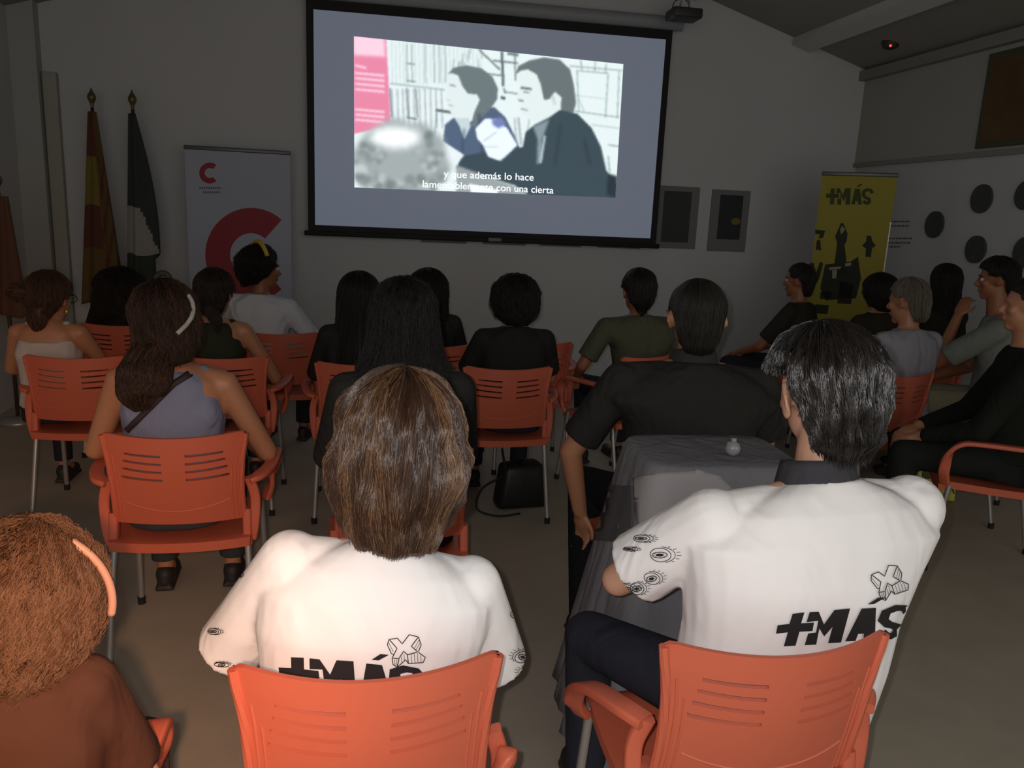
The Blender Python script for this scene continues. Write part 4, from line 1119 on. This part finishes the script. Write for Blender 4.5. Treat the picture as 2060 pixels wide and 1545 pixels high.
chairs['r1'] = chair(1612, 5.45, 36, 'red plastic armchair of the person in profile before the yellow banner')
P15 = person(seat='r1', label='person in dark clothes seen in profile before the yellow banner', px=1607, py=531, d=5.6, yaw=40, sh=.185, head=(4, 0, 0), skin=SK_D, shirt_rgb=(50, 49, 44), face=True, hs=1.0,
    hair=simple_hair(T_SHORT, H_SHORT, 15.2, (40, 36, 32), 800, 0, .008, .006))
chairs['r2'] = chair(1772, 5.2, 10, 'red plastic armchair of the dark-bobbed person before the yellow banner')
P16 = person(seat='r2', label='person with a dark bob between the yellow banner and the grey-haired head', px=1768, py=550, d=5.6, yaw=10, sh=.16, arms=(((-.20, .08, .70), (-.09, .30, .61)), ((.20, .08, .70), (.09, .30, .61))), skin=SK_M, shirt_rgb=(48, 47, 40), hs=1.0,
    hair=simple_hair(T_CURLY, H_CURLY, 16.1, (34, 31, 26), 900, .002, .008, .006))
P17 = person(seat='r15', label='person with short grey hair in a pale t-shirt on the right', px=1826, py=560, d=4.32, yaw=10, sh=.175, head=(16, 6, 0), skin=SK_M, shirt_rgb=(150, 148, 158), hs=1.05,
    arms=(((-.26, .08, .70), (-.10, .30, .62)), ((.26, .08, .70), (.10, .30, .62))),
    hair=simple_hair(T_SHORT, H_SHORT, 17.4, (112, 104, 92), 1300, 0, .008, .006, warm=(150, 142, 124)))
chairs['r3'] = chair(1905, 5.35, 10, 'red plastic armchair of the long-haired person at the right, mostly hidden')
P18 = person(seat='r3', label='person with long smooth dark hair between the grey-haired and the chin-in-hand person', px=1900, py=531, d=5.4, yaw=10, sh=.15, arms=(((-.20, .08, .70), (-.09, .30, .61)), ((.20, .08, .70), (.09, .30, .61))), skin=SK_M, shirt_rgb=(48, 48, 38), sleeve='long', hs=1.0,
    hair=simple_hair(T_LONG, H_LONG, 18.8, (34, 32, 26), 900, 0, .006, .004))
chairs['r4'] = chair(2055, 4.35, 46, 'red plastic armchair of the person resting chin in hand')
P19 = person(seat='r4', label='person in a grey shirt seen in profile with chin in hand at the right', px=2004, py=521, d=4.55, yaw=46, sh=.185, lean1=14, head=(8, 4, 0), skin=SK_D, shirt_rgb=(128, 132, 126), pants_rgb=(150, 146, 122), face=True, hs=1.0,
    arms=(((-.16, .26, .78), (-.03, .20, 1.06)), ((.24, .12, .72), (.02, .34, .64))),
    hair=simple_hair([(-.09, .06, .085, .05, -.012), (-.04, .084, .104, .075, -.010), (.035, .092, .108, .098, -.008)], H_SHORT, 19.5, (40, 34, 26), 1200, .004, .012, .008, ztop=.136))
P20 = person(seat='r16', exact=True, label='person in dark clothes cut off by the right frame edge, on the sideways armchair', px=2150, py=560, d=3.80, yaw=56, sh=.19, skin=SK_M, shirt_rgb=(30, 32, 28), sleeve='long', pants_rgb=(34, 36, 34),
    hair=simple_hair(T_SHORT, H_SHORT, 20.5, (36, 32, 28), 500))
bpy.context.view_layer.update()

# ------------------------------------------------------------------ worn details
def surf_tube(name, parent_o, pl, r, m, target, off=.004, flat=None):
    place = surf_place(target, off)
    pts = [place(*p) for p in densify(pl, 5, False)]; pts = [p for p in pts if p is not None]
    if len(pts) < 3: print('surf_tube missed', name); return
    sm_ = [(pts[max(i-1, 0)]+pts[i]*2+pts[min(i+1, len(pts)-1)])/4 for i in range(len(pts))]
    bm = bmesh.new(); tube(bm, sm_, r, 8)
    return obj(name, bm, m, parent_o)
def head_arc(name, P, c, rx, rz, a0, a1, r, m, tiltx=0, n=30, flat=(1, 1)):
    """band over the head in the head's frame; arc in the xz plane tilted about x"""
    T = Matrix.Rotation(tiltx, 3, 'X'); pts = []
    for k in range(n+1):
        a = math.radians(a0+(a1-a0)*k/n); pts.append(P['HM'] @ (Vector(c)+T @ Vector((rx*math.cos(a), 0, rz*math.sin(a)))))
    bm = bmesh.new(); tube(bm, pts, r, 10, flat=flat, up=(0, 1, 0.01)); return obj(name, bm, m, P['body'])
hair4 = [o for o in P4['body'].children if o.name.startswith('hair')][0]
surf_tube('headband', P4['body'], [(378, 592), (387, 606), (390, 622), (386, 640), (374, 657), (356, 672)], .0075, mat('sparkling_white_band', (225, 222, 215), .35, bump=.8, bscale=600), hair4, .004)
head_arc('hair_bow', P4, (.02, -.02, .13), .02, .018, 0, 180, .010, mat('bow_dark', (40, 36, 30), .7))
head_arc('hairband', P10, (0, -.01, .06), .112, .108, 15, 165, .013, mat('yellow_hairband', (190, 160, 50), .7), tiltx=.15)
head_arc('hairband', P3, (.01, -.01, .01), .125, .125, -10, 60, .006, mat('pale_pink_band', (190, 140, 118), .5), tiltx=.2)
def glasses(P):
    M_ = P['HM']; m = mat('glasses_black', (24, 22, 20), .3)
    bm = bmesh.new()
    for sx in (-1, 1):
        tube(bm, [M_ @ Vector(v) for v in ((sx*.084, -.015, -.002), (sx*.086, .01, .012), (sx*.080, .075, .012), (sx*.062, .105, .010))], .0022, 6)
        tube(bm, [M_ @ Vector((sx*.036+.026*math.cos(a), .107, .004+.020*math.sin(a))) for a in np.linspace(0, 2*PI, 20)], .002, 6)
    tube(bm, [M_ @ Vector((x, .109, .010)) for x in (-.012, 0, .012)], .002, 6)
    obj('glasses', bm, m, P['body'])
glasses(P5); glasses(P11)
bm = bmesh.new(); ell(bm, P11['HM'] @ Vector((.088, -.01, -.05)), (.008, .008, .012)); obj('earring', bm, mat('gold_earring', (220, 180, 70), .3, metal=.8), P11['body'])
# bag strap across the sleeveless back
def draped(name, P, polys, m, off=.0022, grid=0, target=None):
    place = surf_place(target or P['shirt'], off); bm = bmesh.new()
    for p in polys: cdt_mesh(bm, densify(p, 3), place, grid)
    if not bm.verts: bm.free(); print('missed', name); return
    o = obj(name, bm, m, P['body'], smooth=True)
    return o
bm = bmesh.new(); stroke(bm, [(398, 742), (350, 772), (300, 822), (243, 878)], 13, surf_place(P4['shirt'], .004)); o = obj('bag_strap', bm, mat('dark_strap', (52, 40, 44), .7), P4['body']); mod_bake(o, [('SOLIDIFY', dict(thickness=.004, offset=1))])
# dark undershirt collar of the black-haired person
def collar(P, rx, ry, h, m, dz=0, name='collar', lean=.25):
    bm = bmesh.new(); N = 40; R = []
    nbv = P['spt'](.475)
    for j in range(5):
        t = j/4; ring = []
        for k in range(N):
            a = 2*PI*k/N; f = 1-.16*t
            ring.append(bm.verts.new(nbv+Vector((rx*f*math.cos(a), ry*f*math.sin(a)+.012*t+.008, dz+h*t-math.sin(a)*ry*lean))))
        R.append(ring)
    for a, b in zip(R, R[1:]):
        for k in range(N): bm.faces.new((a[k], a[(k+1) % N], b[(k+1) % N], b[k]))
    o = obj(name, bm, m, P['body']); mod_bake(o, [('SOLIDIFY', dict(thickness=.004, offset=0))]); return o
collar(P2, .086, .080, .050, cloth_mat('charcoal_collar', (62, 62, 66)), .012)
collar(P1, .080, .074, .016, M_rib, .016, name='neck_rib')
collar(P5, .088, .082, .05, mat('black_collar', (44, 43, 42), .9), .012)
# cuffs
for P in (P1, P2):
    for (e, dr) in P['cuffs']:
        bm = bmesh.new(); s_ = P['s']
        a = dr.cross(Vector((0, 1, 0))).normalized(); b = a.cross(dr).normalized()
        tube(bm, [e-dr*.004+(a*math.cos(t)+b*math.sin(t))*(.0665*s_) for t in np.linspace(0, 2*PI, 33)], .0035, 8, caps=False)
        obj('sleeve_hem', bm, M_rib, P['body'])

# prints on the two white t-shirts
M_gink = mat('soft_print_ink', (46, 44, 46), .85, spec=.1)
def zz1(p): return (400+p[0]/2.861, 1100+p[1]/2.861)
draped('printed_word', P1, [[(557+x*2.85+y*.25, 1311+y*1.7+(x/100)*30) for x, y in p] for p in MAS], M_gink, grid=9)
draped('printed_word', P2, [[(1562+x*2.6-(y-23)*.30, 1229+y*1.55-(x/100)*14) for x, y in p] for p in MAS], M_gink, grid=9)
XF = [(1095, 530), (1142, 524), (1170, 556), (1210, 503), (1262, 516), (1222, 570), (1258, 602), (1200, 618), (1178, 598), (1150, 640), (1112, 636), (1140, 582)]
XS = [[(1262, 516), (1278, 562), (1262, 600)], [(1112, 636), (1116, 672), (1140, 690), (1152, 642)], [(1140, 690), (1190, 646), (1205, 668), (1290, 662), (1302, 632), (1262, 604)], [(1095, 530), (1084, 560), (1108, 612), (1122, 616)], [(1200, 618), (1205, 668)]]
XH = [[(1268, 530), (1240, 580)], [(1274, 548), (1248, 590)], [(1092, 548), (1118, 600)], [(1125, 645), (1130, 682)], [(1165, 628), (1168, 662)], [(1180, 612), (1182, 650)], [(1220, 616), (1224, 664)], [(1238, 612), (1242, 662)], [(1256, 606), (1260, 660)], [(1274, 618), (1278, 658)], [(1138, 645), (1140, 684)]]
def xprint(P, f):
    bm = bmesh.new(); pl_ = surf_place(P['shirt'], .0024)
    stroke(bm, [f(p) for p in XF], 1.9, pl_, True, 3)
    for l in XS: stroke(bm, [f(p) for p in l], 1.8, pl_, False, 3)
    for l in XH: stroke(bm, [f(p) for p in l], 1.0, pl_, False, 3)
    obj('printed_cross', bm, M_gink, P['body'])
xprint(P1, zz1)
def f2(p):
    x, y = (p[0]-1192)/2.861, (p[1]-597)/2.861; a = math.radians(-14); x *= .93; y *= 1.02
    return (1788+x*math.cos(a)-y*math.sin(a), 1171+x*math.sin(a)+y*math.cos(a))
xprint(P2, f2)
def eye_print(bm, pl_, cx, cy, w, h, rot):
    c, s_ = math.cos(math.radians(rot)), math.sin(math.radians(rot))
    T = lambda x, y: (cx+(x*c-y*s_)*w/2, cy+(x*s_+y*c)*h/2)
    up = [T(math.cos(t), -math.sin(t)*.9) for t in np.linspace(PI, 0, 12)]; lo = [T(math.cos(t), math.sin(t)*.75) for t in np.linspace(0, PI, 12)]
    stroke(bm, up+lo, 1.5, pl_, True, 2)
    stroke(bm, [T(1.18*math.cos(t), -1.25*math.sin(t)) for t in np.linspace(PI*.92, PI*.08, 12)], 1.3, pl_, False, 2)
    stroke(bm, [T(.42*math.cos(t), .62*math.sin(t)) for t in np.linspace(0, 2*PI, 14)], 1.6, pl_, True, 2)
    cdt_mesh(bm, [T(.22*math.cos(t), .34*math.sin(t)) for t in np.linspace(0, 2*PI, 10)[:-1]], pl_)
    for t in np.linspace(0, 2*PI, 9)[:-1]: stroke(bm, [T(.26*math.cos(t), .4*math.sin(t)), T(.40*math.cos(t), .6*math.sin(t))], .8, pl_, False, 2)
    for t in np.linspace(PI*.8, PI*.2, 6): stroke(bm, [T(1.25*math.cos(t), -1.4*math.sin(t)), T(1.4*math.cos(t), -1.75*math.sin(t))], 1.1, pl_, False, 2)
for P, L in ((P1, [(437, 1212, 26, 26, -60), (478, 1158, 34, 16, -62), (430, 1270, 26, 12, 88), (447, 1336, 30, 10, 20), (1038, 1237, 34, 18, 76), (1050, 1322, 34, 24, -48), (1062, 1352, 34, 20, -60), (1033, 1413, 32, 22, 8)]),
             (P2, [(1328, 1116, 50, 27, 82), (1311, 1163, 36, 24, 62), (1281, 1183, 32, 24, 80), (1254, 1183, 46, 18, 72), (1291, 1084, 40, 14, 90), (1266, 1105, 30, 8, 96)])):
    pl_ = surf_place(P['shirt'], .0024)
    for e in L:
        bm = bmesh.new(); eye_print(bm, pl_, *e)
        if len(bm.faces) > 6: obj('printed_eye', bm, M_gink, P['body'])
        else: bm.free()
# wrist watch
S_, E, Wr = P2['J'][0]; fd = (Wr-E).normalized(); a = fd.cross(Vector((0, 0, 1))).normalized(); b = a.cross(fd)
bm = bmesh.new(); tube(bm, [Wr-fd*.02+(a*math.cos(t)+b*math.sin(t))*.034 for t in np.linspace(0, 2*PI, 25)], .006, 8, caps=False, flat=(1, .5)); box(bm, Wr-fd*.02+b*.036, (.03, .03, .008), bev=.003)
obj('wristwatch', bm, mat('steel_watch', (200, 200, 200), .2, metal=.9), P2['body'])

# ------------------------------------------------------------------ grey draped table
TZ = .92
A = ground(1258, 2.40, TZ); B = ground(1240, 2.10, TZ)
dirv = (A-B); dirv.z = 0; rz = math.atan2(dirv.y, dirv.x)-PI/2; rz = max(-.05, min(.25, rz)); Dp = dirv.length
tw = .42
Mz = Matrix.Rotation(rz, 3, 'Z')
cen = A + Mz @ Vector((tw/2, -Dp/2, 0)); cen.z = 0
table = empty('table', cen, rz); tag(table, 'high narrow table between the rows, hidden under a grey cloth', 'table')
bm = bmesh.new(); box(bm, (0, 0, TZ-.02), (tw-.02, Dp-.02, .03), bev=.005); obj('tabletop', bm, mat('table_board', (120, 110, 100), .6), table)
for sx in (-1, 1):
    for sy in (-1, 1):
        bm = bmesh.new(); tube(bm, [(sx*(tw/2-.05), sy*(Dp/2-.05), 0), (sx*(tw/2-.05), sy*(Dp/2-.05), TZ-.03)], .015, 12); obj('leg', bm, M_metal, table, sharp=50)
bm = bmesh.new(); NR = 96
def rr(k, ex, cr=.05):
    a = 2*PI*k/NR; n = 7
    c_, s_ = math.cos(a), math.sin(a); q = (abs(c_)**n+abs(s_)**n)**(-1/n)
    return Vector((c_*q*(tw/2+ex), s_*q*(Dp/2+ex), 0))
prev = None; ctr = bm.verts.new((0, 0, TZ+.004))
lv = [(.35, 0, 0), (.7, 0, 0), (.97, 0, 0), (1, .004, .004), (1, .012, .02)]+[(1, .014+.075*(t**1.1), .02+t*(TZ-.10)) for t in np.linspace(.08, 1, 12)]
for sc, ex, dz in lv:
    ring = []
    for k in range(NR):
        p = rr(k, ex)*sc; t = dz/TZ
        w = .022*t*math.sin(k*2*PI/NR*11+1.3)+.012*t*math.sin(k*2*PI/NR*19)
        p += p.normalized()*w if p.length else Vector()
        if p.x < 0 and sc == 1: p.x -= .085*max(0, t)**.9
        ring.append(bm.verts.new((p.x, p.y, TZ+.004-dz)))
    if prev is None:
        for k in range(NR): bm.faces.new((ctr, ring[k], ring[(k+1) % NR]))
    else:
        for k in range(NR): bm.faces.new((prev[k], ring[k], ring[(k+1) % NR], prev[(k+1) % NR]))
    prev = ring
cl = obj('tablecloth', bm, cloth_mat('grey_tablecloth', (118, 118, 124), .25, .05, 14)); cl.location = cen; cl.rotation_euler = (0, 0, rz)
mod_bake(cl, [('SOLIDIFY', dict(thickness=.003, offset=1))])
tag(cl, 'dark grey cloth draped to the floor over the high table', 'tablecloth')
bpy.context.view_layer.update()
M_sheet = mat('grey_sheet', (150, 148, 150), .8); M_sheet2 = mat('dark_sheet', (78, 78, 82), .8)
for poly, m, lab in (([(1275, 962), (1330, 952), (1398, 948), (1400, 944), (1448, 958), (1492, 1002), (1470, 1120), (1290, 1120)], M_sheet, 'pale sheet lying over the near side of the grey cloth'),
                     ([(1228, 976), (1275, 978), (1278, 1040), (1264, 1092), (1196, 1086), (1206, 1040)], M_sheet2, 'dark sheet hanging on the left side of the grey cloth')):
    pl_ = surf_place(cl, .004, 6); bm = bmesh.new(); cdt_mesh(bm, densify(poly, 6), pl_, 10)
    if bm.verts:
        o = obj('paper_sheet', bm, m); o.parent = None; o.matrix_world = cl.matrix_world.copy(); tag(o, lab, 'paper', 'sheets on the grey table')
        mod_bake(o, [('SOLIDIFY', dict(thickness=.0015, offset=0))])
    else: bm.free()
g = ground(1474, 2.22, TZ+.02); bm = bmesh.new(); ell(bm, (0, 0, .022), (.022, .022, .022)); bmesh.ops.recalc_face_normals(bm, faces=bm.faces)
tube(bm, [(0, 0, .04), (0, 0, .052)], .008, 12)
o = obj('glass_stopper', bm, mat('shiny_glass', (150, 150, 155), .08, coat=1)); o.location = (g.x, g.y, TZ+.006); tag(o, 'small shiny round stopper standing on the grey cloth', 'ornament')

# ------------------------------------------------------------------ things on the floor
g = ground(1045, 4.35, 0)
bag = empty('handbag', (g.x, g.y, 0), .2); tag(bag, 'black handbag with looped handle on the floor under the centre chair', 'bag')
bm = bmesh.new(); box(bm, (0, 0, .13), (.30, .14, .25), bev=.035)
for v in bm.verts: v.co.x *= 1-.25*(v.co.z/.25); v.co += Vector((0, 0, .012*noise.noise(v.co*14)))
obj('bag_body', bm, mat('black_leather', (26, 26, 28), .45, bump=.2, bscale=80), bag)
bm = bmesh.new(); tube(bm, smoothpath([(-.10, -.03, .22), (-.13, -.04, .36), (-.08, -.04, .42), (-.02, -.03, .36), (.02, -.03, .22)], 6), .007, 8); obj('handle', bm, M_rub, bag)
bm = bmesh.new(); tube(bm, smoothpath([(-.12, -.05, .2), (-.25, -.08, .15), (-.28, -.1, .05), (-.18, -.14, .015), (-.05, -.13, .012)], 6), .006, 8); obj('shoulder_strap', bm, M_rub, bag)
g = ground(1876, 4.75, 0)
tb = empty('tote_bag', (g.x, g.y, 0), -.25); tag(tb, 'yellow printed tote bag on the dark floor at right', 'bag')
bm = bmesh.new(); box(bm, (0, 0, .11), (.24, .05, .21), bev=.012)
for v in bm.verts: v.co.y += .03*(v.co.z/.2)
obj('bag_body', bm, mat('yellow_print_paper', (200, 196, 90), .7), tb)
bm = bmesh.new()
for x, z, w, h in ((-.06, .15, .05, .06), (.0, .13, .03, .09), (.06, .16, .05, .04)):
    box(bm, (x, -.026+.03*z/.2, z), (w, .004, h))
tube(bm, [(.06+.045*math.cos(a), -.027+.03*(.05+.04*math.sin(a))/.2, .055+.04*math.sin(a)) for a in np.linspace(0, PI, 16)], .005, 6)
obj('dark_print', bm, mat('tote_ink', (86, 84, 44), .8), tb, smooth=False)
for px_, d_, rz_, w_, col, lab in ((1945, 5.2, -.35, .34, (150, 160, 60), 'narrow yellow-green strip lying on the floor at right'), (1850, 4.7, .5, .26, (150, 150, 155), 'white sheet of paper on the floor beside the tote bag')):
    g = ground(px_, d_, 0); bm = bmesh.new(); box(bm, (0, 0, .004), (w_, .05 if w_ > .3 else .19, .004))
    o = obj('leaflet', bm, mat('leaflet_%d' % px_, col, .7), smooth=False); o.location = (g.x, g.y, .001); o.rotation_euler = (0, 0, rz_); tag(o, lab, 'paper')
